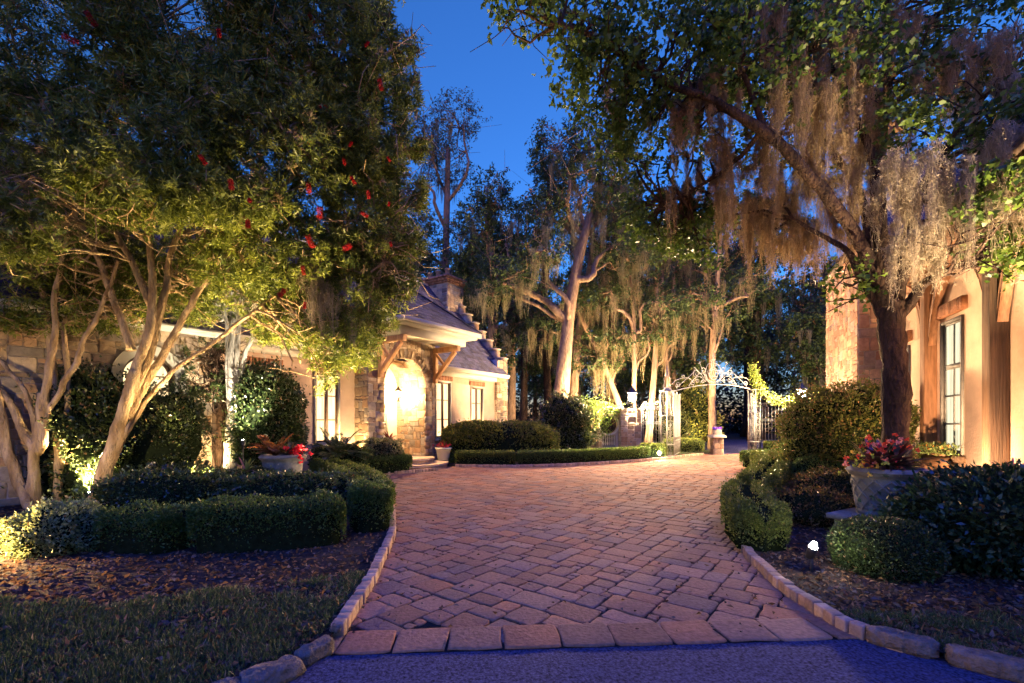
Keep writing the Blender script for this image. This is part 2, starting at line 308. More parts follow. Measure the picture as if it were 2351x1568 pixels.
def uplight(label, pos, tgt, power, col=(1, .72, .4), ang=70, blend=.7, name='garden_spotlight', size=.03, group=None, globe=0):
    """small landscape spotlight on a stake: housing, shroud, lens and the lamp itself"""
    pos = np.asarray(pos, float); d = unit(np.asarray(tgt, float) - pos); t = thing(name, label, 'spotlight', pos, 0, group)
    m = MB(); m.tube(np.array([[0, 0, -pos[2] - .02], [0, 0, -.02]]), [.01, .012], 6); m.build('stake', M['black'], t)
    m = MB(); m.tube(np.array([-d * .09, -d * .07, d * 0, d * .035]), [.018, .035, .04, .042], 12); m.build('housing', M['black'], t)
    m = MB(); m.tube(np.array([d * .036, d * .04]), [.036, .036], 12); m.build('lens', M['bulb'], t)
    if globe:
        m = MB(); m.lathe([(0, -globe)] + [(globe * math.cos(a), globe * math.sin(a)) for a in np.linspace(-1.4, 1.4, 14)] + [(0, globe)], tuple(d * (.04 + globe)), 14); m.build('bulb', M['bulb'], t, smooth=True); pl(t, tuple(d * (.04 + globe)), power, col, globe * 1.1); return t
    l = bpy.data.lights.new('spot', 'SPOT'); l.energy = power; l.color = col; l.spot_size = R(ang); l.spot_blend = blend; l.shadow_soft_size = size
    o = bpy.data.objects.new('lamp', l); sc.collection.objects.link(o); o.parent = t; o.location = tuple(d * .06)
    o.rotation_euler = Vector(tuple(-d)).to_track_quat('Z', 'Y').to_euler(); return t

# ------------------------------------------------------------------ stonework
def tile(W, H, un, sizes, rg):
    nx, ny = int(math.ceil(W / un)), int(math.ceil(H / un)); oc = np.zeros((nx, ny), bool); out = []
    for j in range(ny):
        for i in range(nx):
            if oc[i, j]: continue
            for k in list(rg.permutation(len(sizes))) + [-1]:
                a, b = sizes[k] if k >= 0 else (1, 1)
                a = min(a, nx - i); b = min(b, ny - j)
                if not oc[i:i + a, j:j + b].any(): break
            oc[i:i + a, j:j + b] = True; out.append((i * un, j * un, (i + a) * un, (j + b) * un))
    return out
def stones(mb, rects, mapf, rg, gap=.014, dep=.02, pal=((.3, .22, .15),), keep=None, jit=.006, dv=.3, lim=None, cv=.25):
    for (a0, b0, a1, b1) in rects:
        if lim: a0 = max(a0, lim[0]); a1 = min(a1, lim[1]); b0 = max(b0, lim[2]); b1 = min(b1, lim[3])
        if a1 - a0 < .035 or b1 - b0 < .035: continue
        ca, cb = (a0 + a1) / 2, (b0 + b1) / 2
        if keep and not keep(ca, cb): continue
        g = gap / 2; c = min(.016, (a1 - a0) * .12, (b1 - b0) * .12)
        P = np.array([(a0 + g + c, b0 + g), (ca, b0 + g), (a1 - g - c, b0 + g), (a1 - g, b0 + g + c), (a1 - g, cb), (a1 - g, b1 - g - c), (a1 - g - c, b1 - g), (ca, b1 - g), (a0 + g + c, b1 - g), (a0 + g, b1 - g - c), (a0 + g, cb), (a0 + g, b0 + g + c)])
        P += rg.normal(size=P.shape) * jit; C0 = np.array([ca, cb]); h = dep * (1 + dv * rg.normal() * .5)
        ti = rg.normal(size=2) * dep * .25 * min(1, .18 / max(a1 - a0, b1 - b0))
        I1 = C0 + (P - C0) * (1 - .007 / max(.06, min(a1 - a0, b1 - b0))); I2 = C0 + (P - C0) * (1 - .028 / max(.12, min(a1 - a0, b1 - b0)))
        V = []
        for Q, hh in ((P, 0), (P, h * .6), (I1, h * .92), (I2, h)):
            V.append(mapf(Q[:, 0], Q[:, 1], hh + (((Q - C0) / .15) @ ti * .6 if hh else 0) * np.ones(12)))
        V = np.concatenate(V); Fq = [(k * 12 + j, k * 12 + (j + 1) % 12, (k + 1) * 12 + (j + 1) % 12, (k + 1) * 12 + j) for k in range(3) for j in range(12)] + [tuple(range(36, 48))]
        col = np.array(pal[rg.randint(len(pal))]) * (1 - cv + 2 * cv * rg.rand()); mb.add(V, Fq, np.clip(col, 0, 1))
STONEP = ((.34, .25, .16), (.28, .2, .13), (.22, .165, .12), (.4, .31, .2), (.3, .19, .11), (.25, .21, .17))
STSZ = [(4, 2), (3, 2), (5, 2), (2, 1), (3, 1), (2, 2), (4, 3), (3, 3), (4, 1), (1, 1), (2, 3)]
def plane(o, ax, ay, nn):
    o, ax, ay, nn = (np.asarray(q, float) for q in (o, ax, ay, nn))
    return lambda a, b, h: o + np.multiply.outer(np.asarray(a, float), ax) + np.multiply.outer(np.asarray(b, float), ay) + np.multiply.outer(np.asarray(h, float), nn)
def stonewall(mb, o, ax, ay, nn, W, H, rg, keep=None, un=.085, pal=STONEP, dep=.018):
    stones(mb, tile(W, H, un, STSZ, rg), plane(o, ax, ay, nn), rg, .016, dep, pal, keep, .006, lim=(0, W, 0, H))

# ================================================================== THE SETTING
def ring(c, r, a0, a1, n): return [(c[0] + r * math.cos(a), c[1] + r * math.sin(a)) for a in np.linspace(a0, a1, n)]
rg = np.random.RandomState(3)
LC = [(-1.34, 2.44), (-1.23, 2.6), (-1.14, 2.86), (-1.16, 3.2), (-1.22, 3.93), (-1.29, 4.4), (-1.45, 5.48), (-1.62, 6.17), (-2.05, 7.6), (-2.9, 9.3), (-3.9, 10.6), (-4.1, 11.2), (-3.7, 11.7), (-2.6, 12.6), (-2.1, 13.05)]
RC = [(2.75, 2.42), (2.28, 2.94), (2.24, 3.31), (2.27, 3.83), (2.38, 4.41), (2.56, 5.1), (2.85, 5.8), (3.35, 6.9), (4.04, 8.04), (4.95, 9.3), (5.8, 10.7), (6.45, 12.), (6.72, 13.0), (7.3, 13.45), (9.3, 14.6), (10.4, 19.6)]
MC = [(-1.75, 14.07), (-.07, 13.9), (1.2, 14.2), (2.48, 14.8), (4.0, 15.7), (5.2, 16.6), (6.0, 17.2), (6.9, 18.2), (8.1, 19.2)]
LCs, RCs, MCs = (smooth_path(q, 6) for q in (LC, RC, MC))
g = MB(); g.poly([(-160, -30), (160, -30), (160, 240), (-160, 240)], -.03); tag(g.build('ground', M['soil']), kind='structure')
DP = [tuple(p) for p in LCs[12:]] + [(-2.2, 13.3), (-3., 13.9), (-2.6, 14.6), (-1.75, 14.1)] + [tuple(p) for p in MCs] + [(9.6, 19.6)] + [tuple(p) for p in RCs[::-1][:-4]]
g = MB(); g.poly([(-2.5, 2.6), (3.5, 2.6), (6.5, 8), (11.5, 20), (8, 21), (-5, 16), (-5, 9)], -.012); tag(g.build('driveway_joint_sand', M['joint']), kind='structure')
g = MB(); g.poly([(-8, -3), (8, -3), (8, 2.95 + .0535 * 5.8), (2.19, 2.935), (-1.3, 2.715), (-8, 2.3)], -.004); tag(g.build('asphalt_road', M['asphalt']), kind='structure')
g = MB(); g.poly([tuple(p) for p in LCs] + [(-3.0, 13.6), (-3.6, 12.9), (-30, -3), (-30, -8), (-9, -8), (-3.4, .8), (-1.9, 1.9)], .05); tag(g.build('planting_bed_left', M['soil']), kind='structure')
g = MB(); g.poly([tuple(p) for p in MCs] + [(9.0, 21.5), (6, 25), (-12, 25), (-2.5, 14.6)], .05); tag(g.build('planting_bed_back', M['soil']), kind='structure')
g = MB(); g.poly([tuple(p) for p in RCs] + [(30, 22), (30, -8), (9, -8), (4.2, 1.3)], .05); tag(g.build('planting_bed_right', M['soil']), kind='structure')
g = MB(); g.poly([(9.0, 19.4), (10.2, 19.9), (14, 26), (22, 33), (18, 34), (10.4, 26)], -.006); g.poly([(6, 24), (40, 27), (46, 36), (8, 36)], -.01); tag(g.build('far_driveway', M['asphalt']), kind='structure')
def inpoly(x, y, P):
    c = False; j = len(P) - 1
    for i in range(len(P)):
        if (P[i][1] > y) != (P[j][1] > y) and x < (P[j][0] - P[i][0]) * (y - P[i][1]) / (P[j][1] - P[i][1]) + P[i][0]: c = not c
        j = i
    return c
PV = ((.31, .155, .085), (.28, .14, .08), (.25, .135, .085), (.32, .17, .1), (.225, .135, .098), (.29, .165, .1), (.32, .145, .075))
ang = R(-38); ex, ey = np.array([math.cos(ang), math.sin(ang)]), np.array([-math.sin(ang), math.cos(ang)])
o0 = np.array([3., 10.5])
def pvmap(a, b, h): q = o0 + np.multiply.outer(np.asarray(a) - 13, ex) + np.multiply.outer(np.asarray(b) - 13, ey); return np.concatenate([q, np.asarray(h)[:, None] - .012], 1)
DPa = np.array(DP)
def pvkeep(a, b):
    q = o0 + (a - 13) * ex + (b - 13) * ey
    if q[1] < 2.96 + .0535 * (q[0] + 1.3) * 1.0: return False
    return inpoly(q[0], q[1], DP) or ((DPa - q) ** 2).sum(1).min() < .09
mb = MB(); stones(mb, tile(26, 26, .09, [(4, 3), (3, 3), (3, 2), (4, 2), (2, 2), (4, 3), (3, 3), (2, 3)], rg), pvmap, rg, .013, .013, PV, pvkeep, .005, .25, cv=.14)
e0, e1 = np.array([-1.45, 2.715]), np.array([2.6, 2.96]); dd = unit(e1 - e0); nn = np.array([-dd[1], dd[0]])
x = 0; rc = []
while x < 4.0: wdt = .33 + .05 * rg.rand(); rc.append((x, 0, x + wdt, .3 + .03 * rg.rand())); x += wdt
stones(mb, rc, lambda a, b, h: np.concatenate([e0 + np.multiply.outer(a, dd) + np.multiply.outer(b, nn), np.asarray(h)[:, None] - .005], 1), rg, .013, .012, PV, None, .006, .2, cv=.14)
tag(mb.build('paved_driveway', M['paver']), kind='structure')
def kerb(name, P, lab, rg, un=.1, ht=.082):
    P = np.asarray(P); d = np.linalg.norm(np.diff(P, axis=0), axis=1); S = np.concatenate([[0], np.cumsum(d)]); mb = MB(); s = 0
    while s < S[-1] - un:
        L = un * (.9 + .25 * rg.rand()); m = s + L / 2; p = np.array([np.interp(m, S, P[:, 0]), np.interp(m, S, P[:, 1])]); q = np.array([np.interp(m + .03, S, P[:, 0]), np.interp(m + .03, S, P[:, 1])])
        t = unit(q - p); nrm = np.array([-t[1], t[0]]); h = ht * (.93 + .14 * rg.rand()); p = p + nrm * rg.normal() * .004
        c = np.array(((.42, .26, .16), (.36, .22, .14), (.47, .31, .2), (.33, .22, .16))[rg.randint(4)]) * (.8 + .4 * rg.rand())
        mb.obox((p[0], p[1], h / 2 - .01), (t[0] * (L / 2 - .004), t[1] * (L / 2 - .004), .0), (nrm[0] * .042, nrm[1] * .042, 0), (0, rg.normal() * .002, h / 2 + .01), c); s += L
    o = mb.build(name, M['brick'], bevel=.008); tag(o, kind='structure')
kerb('brick_kerb_left', LCs[14:], '', rg); kerb('brick_kerb_right', RCs[4:-20], '', rg); kerb('brick_kerb_back', MCs, '', rg)
def rock(label, c, dx, rx, ry, rz, rg, group='rough stones edging the drive'):
    n, m = 20, 12; th, ph = np.meshgrid(np.linspace(0, 2 * math.pi, n + 1)[:-1], np.linspace(-math.pi / 2, math.pi / 2, m)); S = sshape(th.ravel(), ph.ravel(), .45, .5)
    P = S * np.array([rx, ry, rz]); P = P * (1 + .11 * nz(P + np.array(c), 7, 2))[:, None]; P = P + unit(P) * (.011 * nz(P + np.array(c), 24, 5) - .012 * np.abs(nz(P + np.array(c), 13, 9)))[:, None]
    ca, sa = math.cos(dx), math.sin(dx); P = np.stack([P[:, 0] * ca - P[:, 1] * sa, P[:, 0] * sa + P[:, 1] * ca, P[:, 2] + rz * .75], 1) + np.array(c)
    i = np.arange(m - 1)[:, None] * n; j = np.arange(n)[None]; k = (j + 1) % n; mb = MB(); mb.add(P, np.stack([i + j, i + k, i + n + k, i + n + j], -1).reshape(-1, 4))
    tag(mb.build('edging_stone', M['rock'], origin=(*c[:2], 0), smooth=True), label, 'stone', group)
rock('rounded rock edging the drive next to the first brick of the left kerb', (-1.17, 2.69, .0), R(60), .12, .06, .05, rg)
rock('long rough rock at the bottom edge between the lawn and the asphalt', (-1.3, 2.45, .0), R(50), .17, .08, .055, rg)
rock('flat rock low in the left corner where the asphalt meets the lawn', (-1.5, 2.24, .0), R(40), .15, .08, .05, rg)
rock('small pale broken rock at the end of the left brick kerb', (-1.13, 2.9, .06), R(-30), .05, .025, .03, rg)
rock('cracked brown rock touching the last brick of the right kerb', (2.4, 2.82, .0), R(-42), .17, .065, .055, rg)
rock('long angular rock, second stone after the right brick kerb', (2.68, 2.55, .0), R(-42), .2, .065, .058, rg)
rock('rock at the bottom right corner of the bed beside the asphalt', (3.02, 2.27, .0), R(-40), .2, .08, .07, rg)
# leaf litter and grass: nobody could count them
def litter(name, n, f, rg, L=.055, W=.024, cols=((.16, .09, .05), (.1, .06, .04), (.22, .13, .07), (.12, .1, .09))):
    P = f(n, rg); D = rg.normal(size=(len(P), 3)) * np.array([1, 1, .25]); c = np.array(cols)[rg.randint(0, len(cols), len(P))] * (.6 + .8 * rg.rand(len(P), 1))
    V, Fq, C = leaf_arrays(P, D, L * (.4 + .9 * rg.rand(len(P))), W * (.6 + .8 * rg.rand(len(P))), rg, c, .35); mb = MB(); mb.add(V, Fq, C)
    tag(mb.build(name, M['moss']), 'curled brown leaves and bark mulch scattered over the planting beds', 'leaf litter', kind='stuff')
def fill(polys, dens_near):
    def f(n, rg):
        out = []
        while len(out) < n:
            Y = 1.6 * (15 / 1.6) ** rg.rand(); p = polys[rg.randint(len(polys))]; xs = [q[0] for q in p]; X = rg.uniform(max(min(xs), -Y * 1.2 - .2), min(max(xs), Y * 1.2 + .2)) if True else 0
            if inpoly(X, Y, p): out.append((X, Y, .052 + .02 * rg.rand()))
        return np.array(out)
    return f
BL = [tuple(p) for p in LCs + np.array([-.07, 0])] + [(-3.0, 13.6), (-30, 6), (-30, -3), (-3.4, .8), (-1.9, 1.9)]
BR = [tuple(p) for p in RCs + np.array([.07, 0])] + [(20, 20), (30, 0), (4.2, 1.3)]
litter('leaf_litter', 22000, fill([BL, BR], 1), rg)
def grass(name, n, f, lab, rg, L=.05, pal=lambda n, r: greens(n, r, (.03, .055, .018), (.085, .13, .04), .15, (.2, .17, .09))):
    P = f(n, rg); D = rg.normal(size=(len(P), 3)) * np.array([.55, .55, .1]) + np.array([0, 0, .75])
    V, Fq, C = leaf_arrays(P, D, L * (.5 + rg.rand(len(P))), .005 * (.7 + .8 * rg.rand(len(P))), rg, pal(len(P), rg), .1); mb = MB(); mb.add(V, Fq, C)
    tag(mb.build(name, M['leaf']), lab, 'grass', kind='stuff')
def gl(n, rg):
    o = []
    while len(o) < n:
        Y = rg.uniform(2.0, 4.3); X = rg.uniform(-Y * 1.16, -1.2); 
        if inpoly(X, Y, BL) and Y + nz(np.array([X, Y, 0]), 1.4, 8) * .22 < 3.35 + .42 * (X + 3) * (X > -3) and rg.rand() < .55 + .45 * nz(np.array([X, Y, 0]), 5, 4): o.append((X, Y, .045))
    return np.array(o)
grass('lawn_grass', 52000, gl, 'sparse dark green grass between the asphalt and the leaf litter at left', rg)
def gr(n, rg):
    o = []
    while len(o) < n:
        Y = rg.uniform(2.1, 3.2); X = rg.uniform(2.3, Y * 1.2)
        if inpoly(X, Y, BR) and rg.rand() < .4 + .5 * nz(np.array([X, Y, 0]), 4, 14): o.append((X, Y, .045))
    return np.array(o)
grass('verge_grass', 7000, gr, 'thin grass growing behind the rough stones in the right bed', rg)
def gv(n, rg): X = rg.uniform(6.3, 9.2, n); Y = 18.4 + (X - 6.3) * .62 + rg.uniform(-.3, .9, n); return np.stack([X, Y, np.full(n, .05)], 1)
grass('gateway_grass', 5000, gv, 'strip of lit lawn inside the gateway in front of the low round shrubs', rg, .07)

def fl_(n, rg):
    o = []
    while len(o) < n:
        Y = 3 * (16 / 3) ** rg.rand(); X = rg.uniform(-Y * .6, Y * .6); e = np.sqrt(((DPa - (X, Y)) ** 2).sum(1).min())
        if inpoly(X, Y, DP) and rg.rand() < .12 + math.exp(-e * 3): o.append((X, Y, .012))
    return np.array(o)
litter('fallen_leaves', 420, fl_, rg, .045, .018)
bpy.data.objects['fallen_leaves']['label'] = 'stray brown fallen leaves lying on the paved driveway'
# ================================================================== LEFT HOUSE (local x along the front, y inward)
rg = np.random.RandomState(7)
H = thing('stone_cottage', 'cream stucco and stone cottage with slate roof, arched porch and stepped gable', 'house', (-4.485, 12.985, 0), math.atan2(.833, .553))
T1 = 7.28
def rect(a0, a1, b0, b1): return [(a0, b0), (a1, b0), (a1, b1), (a0, b1)]
def archpts(c, r, b0, bs, n=18): return [(c - r, b0)] + [(c - r * math.cos(a), bs + r * math.sin(a)) for a in np.linspace(0, math.pi, n)] + [(c + r, b0)]
fm = lambda s0: (lambda a, b, h: np.array([a, s0 + h, b]))
WINS = [(-2.95, -2.2, .85, 2.72), (-1.28, -.5, .8, 2.74), (3.3, 4.12, .8, 2.84), (5.25, 6.05, .8, 2.76)]
m = MB(); m.prism(rect(-3.75, 7.0, 0, 3.35), 0, .25, fm(0), holes=[rect(*q) for q in WINS] + [rect(.5, 2.3, .3, 3.34)]); m.build('stucco_wall', M['stucco'], H)
m = MB(); AW = archpts(-4.85, .43, .95, 2.28)
m.prism(rect(-12, -3.75, 0, 3.35), -.12, .25, fm(0), holes=[AW]); w1 = m.build('stone_wing_wall', M['mortar'], H)
m = MB()
def kp(a, b): a = a - 12; return not ((abs(a + 4.85) < .62 and .9 < b < 2.28) or (math.hypot(a + 4.85, b - 2.28) < .68 and b >= 2.28))
stonewall(m, (-12, -.12, 0), (1, 0, 0), (0, 0, 1), (0, -1, 0), 8.25, 3.3, rg, kp)
m.build('wing_stonework', M['stone'], w1)
m = MB()                                                          # pale cast surround of the arched window
o_ = archpts(-4.85, .6, .9, 2.28); i_ = archpts(-4.85, .43, .95, 2.28); m.prism(o_, -.17, .1, fm(0), (.5, .45, .36), holes=[i_]); m.build('arch_surround', M['trim'], H)
def window(parent, x0, x1, z0, z1, y, nv, zr, sash, pane, out=-1, frame=M['trim'], lint=None, sill=True, lx=.12, ks=.5):
    m = MB(); f = .045
    yo = lambda d: y + out * (d * ks if d < 0 else d)
    def bx(m, a0, a1, b0, b1, d0, d1): ya, yb = sorted((yo(d0), yo(d1))); m.box(a0, a1, ya, yb, b0, b1)
    for q in ((x0 - f, x0, z0 - f, z1 + f), (x1, x1 + f, z0 - f, z1 + f), (x0, x1, z1, z1 + f), (x0, x1, z0 - f, z0)): bx(m, *q, -.1, .035)
    W = m.build('window', frame, parent); m = MB()
    s = .05 if nv == 2 else .04
    for q in ((x0, x0 + s, z0, z1), (x1 - s, x1, z0, z1), (x0 + s, x1 - s, z1 - s, z1), (x0 + s, x1 - s, z0, z0 + s)): bx(m, *q, -.12, -.04)
    if nv == 2: xm = (x0 + x1) / 2; bx(m, xm - .045, xm + .045, z0 + s, z1 - s, -.12, -.035)
    else: xm = (x0 + x1) / 2; bx(m, xm - .014, xm + .014, z0 + s, z1 - s, -.115, -.05)
    for zz in zr: t_ = .045 if zz < 0 else .015; zz = abs(zz); bx(m, x0 + s, x1 - s, zz - t_, zz + t_, -.11, -.045)
    m.build('sash', sash, W); m = MB(); bx(m, x0, x1, z0, z1, -.16, -.13); m.build('pane', pane, W)
    if lint:
        m = MB(); x = x0 - lx
        while x < x1 + lx - .02: bw = .075; bx(m, x, min(x + bw - .008, x1 + lx), z1 + .07, z1 + .07 + lint, -.02, .045 + .008 * rg.rand()); m.c[-1][:] = np.array((.3, .14, .08)) * (.6 + .7 * rg.rand()); x += bw
        m.build('lintel', M['brick'], W)
    if sill: m = MB(); bx(m, x0 - .1, x1 + .1, z0 - .12, z0 - .048, -.05, .09); m.build('sill', M['trim'], W)
    return W
for q in WINS:
    dz = (q[3] - q[2]) / 3; window(H, q[0] + .05, q[1] - .05, q[2] + .05, q[3] - .05, 0, 2, [q[2] + dz, q[2] + 2 * dz], M['sash'], M['pane'], lint=.17)
m = MB(); m.prism(archpts(-4.85, .43, .95, 2.28), .1, .13, fm(0)); ww = m.build('arched_window', M['panebright'], H)
m = MB(); m.prism(archpts(-4.85, .43, .95, 2.28), .02, .07, fm(0), holes=[archpts(-4.85, .37, 1.0, 2.28)])
m.box(-4.87, -4.83, .03, .06, 1, 2.64)
for zz in (1.45, 1.9, 2.3): m.box(-5.22, -4.48, .035, .055, zz - .014, zz + .014)
m.build('sash', M['sash'], ww)
# corner pier, gable parapet
m = MB(); m.box(6.85, 7.6, -.1, .3, 0, 3.95); pr = m.build('corner_pier', M['mortar'], H)
m = MB(); stonewall(m, (6.85, -.1, 0), (1, 0, 0), (0, 0, 1), (0, -1, 0), .75, 3.95, rg); stonewall(m, (6.85, .3, 0), (0, -1, 0), (0, 0, 1), (-1, 0, 0), .4, 3.3, rg); m.build('pier_stonework', M['stone'], pr)
RZ = lambda s: 3.28 + 1.1 * (s + .38)
gp = [(-.1, 0), (7., 0), (7., RZ(0)), (3.4, RZ(3.4) + .3)]; 
m = MB(); m.prism([(-.1, 0), (6.9, 0), (6.9, RZ(0)), (3.4, RZ(3.4)), (-.1, RZ(-.1))], T1, T1 + .3, lambda a, b, h: np.array([h, a, b])); pw = m.build('gable_wall', M['mortar'], H)
m = MB()
for k in range(9):
    mc = MB()
    s0 = -.1 + k * .38; z1 = RZ(s0) + .5
    c = np.array(STONEP[k % 6]) * (1 + .2 * rg.rand()); m.box(T1 - .02, T1 + .32, s0, s0 + .4, RZ(s0) - .4, z1 - .06, c); mc.box(T1 - .05, T1 + .35, s0 - .04, s0 + .36, z1 - .057, z1); mc.build('parapet_cap', M['mortar'], H)
m.build('stepped_parapet', M['stone'], H)
# main roof: slate courses as real overlapping strips
def slateplane(m, P0, ux, up, W, Ls, rg, trim=None, ex_=.19, w_=.2):
    P0, ux, up = (np.asarray(q, float) for q in (P0, ux, up)); nn = unit(np.cross(ux, up)); nn = nn if nn[2] > 0 else -nn
    n = int(Ls / ex_) + 1
    for j in range(n):
        x = -w_ * (j % 2) * .5 - .02 * rg.rand(); b0 = j * ex_; b1 = min(b0 + ex_ * 1.25, Ls)
        while x < W:
            wd = w_ * (.75 + .5 * rg.rand()); a0, a1 = max(x, 0), min(x + wd, W)
            if trim: lo, hi = trim((b0 + b1) / 2); a0, a1 = max(a0, lo), min(a1, hi)
            if a1 - a0 > .02:
                h = .022 + .006 * rg.rand(); c = np.array((.05, .05, .1)) * (.55 + .9 * rg.rand()) + np.array((.02, .012, 0)) * rg.rand()
                V = [P0 + ux * a + up * b + nn * hh for (b, hh) in ((b0, h), (b1, .004)) for a in (a0 + .003, a1 - .003)] + [P0 + ux * a + up * b0 + nn * 0 for a in (a0 + .003, a1 - .003)]
                m.add(V, [(0, 1, 3, 2), (4, 5, 1, 0)], c)
            x += wd
pt = math.hypot(1, 1.1); up = np.array([0, 1, 1.1]) / pt; RL = (3.4 + .38) * pt
m = MB(); slateplane(m, (-12, -.38, 3.28), (1, 0, 0), up, T1 + 12, RL, rg)
m.add([(-12, -.38, 3.26), (T1, -.38, 3.26), (T1, 3.4, RZ(3.4) - .02), (-12, 3.4, RZ(3.4) - .02), (-12, 7.2, 3.26), (T1, 7.2, 3.26)], [(0, 1, 2, 3), (3, 2, 5, 4)], (.08, .08, .09)); roof = m.build('slate_roof', M['slate'], H)
m = MB(); m.box(-12, T1 - .06, 3.37, 3.45, RZ(3.4) - .02, RZ(3.4) + .07); m.build('ridge_cap', M['slate'], roof)
m = MB()
for a0, a1 in ((-12, .0), (2.7, T1 - .06)):
    m.box(a0, a1, -.46, -.3, 3.17, 3.29); m.box(a0, a1, -.5, -.461, 3.22, 3.3); m.box(a0, a1, -.3, -.003, 3.2, 3.22); m.box(a0, a1, -.1, -.004, 3.02, 3.2)
m.build('eaves_fascia', M['trim'], H)
# chimney
m = MB(); m.box(6.5, 7.58, 2.3, 4.2, 4.5, 7.45); ch = m.build('chimney', M['mortar'], H)
m = MB(); stonewall(m, (6.5, 2.3, 5.2), (1, 0, 0), (0, 0, 1), (0, -1, 0), 1.08, 2.2, rg); stonewall(m, (6.5, 4.2, 5.2), (0, -1, 0), (0, 0, 1), (-1, 0, 0), 1.9, 2.2, rg, un=.1); m.build('chimney_stonework', M['stone'], ch)
m = MB()
for k, (zz, q) in enumerate(((7.45, .05), (7.55, .09), (7.66, .13))):
    x = 6.5 - q
    while x < 7.58 + q - .05: m.box(x, x + .1, 2.3 - q, 2.3 - q + .1, zz, zz + .1, np.array((.33, .17, .1)) * (.6 + .7 * rg.rand())); x += .113
    y = 2.3 - q + .11
    while y < 4.2 + q: m.box(6.5 - q, 6.5 - q + .1, y, y + .1, zz, zz + .1, np.array((.33, .17, .1)) * (.6 + .7 * rg.rand())); y += .113
    m.box(6.5 - q + .02, 7.58 + q, 2.3 - q + .02, 4.2 + q, zz + .01, zz + .095, (.25, .14, .09))
m.build('brick_cap', M['brick'], ch)
for k, y in enumerate((2.75, 3.3, 3.8)): m = MB(); m.lathe([(.16, 0), (.14, .08), (.11, .38), (.14, .42), (.14, .48), (.1, .48), (.09, .1)], (7.04, y, 7.76), 16, (.3, .17, .1)); m.build('chimney_pot', M['brick'], ch)
# porch block
m = MB(); AC, AR, AS = 1.395, .8375, 2.5; arch = archpts(AC, AR, .3, AS)
yP = -.57
m.prism(rect(-.0, 2.69, 0, 3.95), 0, .28, fm(yP), holes=[arch]); m.box(0, .28, yP + .28, 0, 0, 3.95); m.box(2.41, 2.69, yP + .28, 0, 0, 3.95); pf = m.build('porch_block', M['mortar'], H)
m = MB()
def kp(a, b): return not ((abs(a - AC) < AR + .11 and b < AS) or math.hypot(a - AC, b - AS) < AR + .2) and not (a > 2.69)
stonewall(m, (0, yP, 0), (1, 0, 0), (0, 0, 1), (0, -1, 0), 2.69, 3.95, rg, kp); stonewall(m, (0, 0, 0), (0, -1, 0), (0, 0, 1), (-1, 0, 0), .57, 3.9, rg); m.build('porch_stonework', M['stone'], pf)
m = MB()                                                          # voussoirs and jambs round the arch
for k in range(19):
    a0, a1 = [math.pi * (k + q) / 19 for q in (.04, .96)]; r0, r1 = AR - .004, AR + .26 + .02 * rg.rand()
    P = [(AC - r * math.cos(a), AS + r * math.sin(a)) for r, a in ((r0, a0), (r1, a0), (r1, a1), (r0, a1))]; m.prism(P, -.03 - .008 * rg.rand(), .012, fm(yP), np.array(STONEP[rg.randint(6)]) * (.9 + .3 * rg.rand()))
for sx in (-1, 1):
    z = .3
    while z < AS - .05:
        h = min(.16 + .12 * rg.rand(), AS - z); w_ = .14 + .14 * rg.rand(); a, b = sorted((AC + sx * (AR - .004), AC + sx * (AR + w_)))
        m.box(a, b, yP - .024 - .006 * rg.rand(), yP + .012, z + .003, z + h - .003, np.array(STONEP[rg.randint(6)]) * (.9 + .3 * rg.rand())); z += h
m.build('arch_stones', M['stone'], pf)
# vestibule: stone vault and side walls, cream back wall with the door
m = MB(); n = 16; Aa = np.linspace(0, math.pi, n + 1); yb = .72
R0 = AR + .004
V = [(AC - R0 * math.cos(a), y, AS + R0 * math.sin(a)) for a in Aa for y in (yP + .27, yb)]; m.add(V, [(2 * i, 2 * i + 1, 2 * i + 3, 2 * i + 2) for i in range(n)])
for sx in (-1, 1): m.add([(AC + sx * R0, yP + .27, .3), (AC + sx * R0, yb, .3), (AC + sx * R0, yb, AS), (AC + sx * R0, yP + .27, AS)], [(0, 1, 2, 3)])
vt = m.build('vestibule', M['mortar'], H)
m = MB()
stonewall(m, (AC + AR, yP + .014, .3), (0, 1, 0), (0, 0, 1), (-1, 0, 0), yb - yP - .014, AS - .3, rg, dep=.014); stonewall(m, (AC - AR, yP + .014, .3), (0, 1, 0), (0, 0, 1), (1, 0, 0), yb - yP - .014, AS - .3, rg, dep=.014)
def vm(a, b, h): a = np.asarray(a); t = math.pi - np.asarray(b) / R0; return np.stack([AC - (R0 - h) * np.cos(t), yP + .014 + a, AS + (R0 - h) * np.sin(t)], -1)
stones(m, tile(yb - yP - .014, R0 * math.pi, .085, STSZ, rg), vm, rg, .014, .014, STONEP, None, .005, lim=(0, yb - yP - .014, 0, R0 * math.pi)); m.build('vault_stonework', M['stone'], vt)
m = MB(); m.prism(archpts(AC, R0 + .02, .3, AS), yb, yb + .05, fm(0)); m.build('back_wall', M['stucco'], vt)
m = MB(); m.box(.68, 1.72, yb - .03, yb - .002, .3, 2.5); dr = m.build('door', M['trim'], H); m = MB()
for a0, a1, b0, b1 in ((.78, 1.16, .45, 1.15), (1.24, 1.62, .45, 1.15), (.78, 1.16, 1.3, 2.35), (1.24, 1.62, 1.3, 2.35)): m.box(a0, a1, yb - .05, yb - .031, b0, b1)
m.build('door_panels', M['trim'], dr); m = MB()
for q in ((.6, .67, .3, 2.6), (1.73, 1.8, .3, 2.6), (.67, 1.73, 2.51, 2.6)): m.box(q[0], q[1], yb - .06, yb - .001, q[2], q[3])
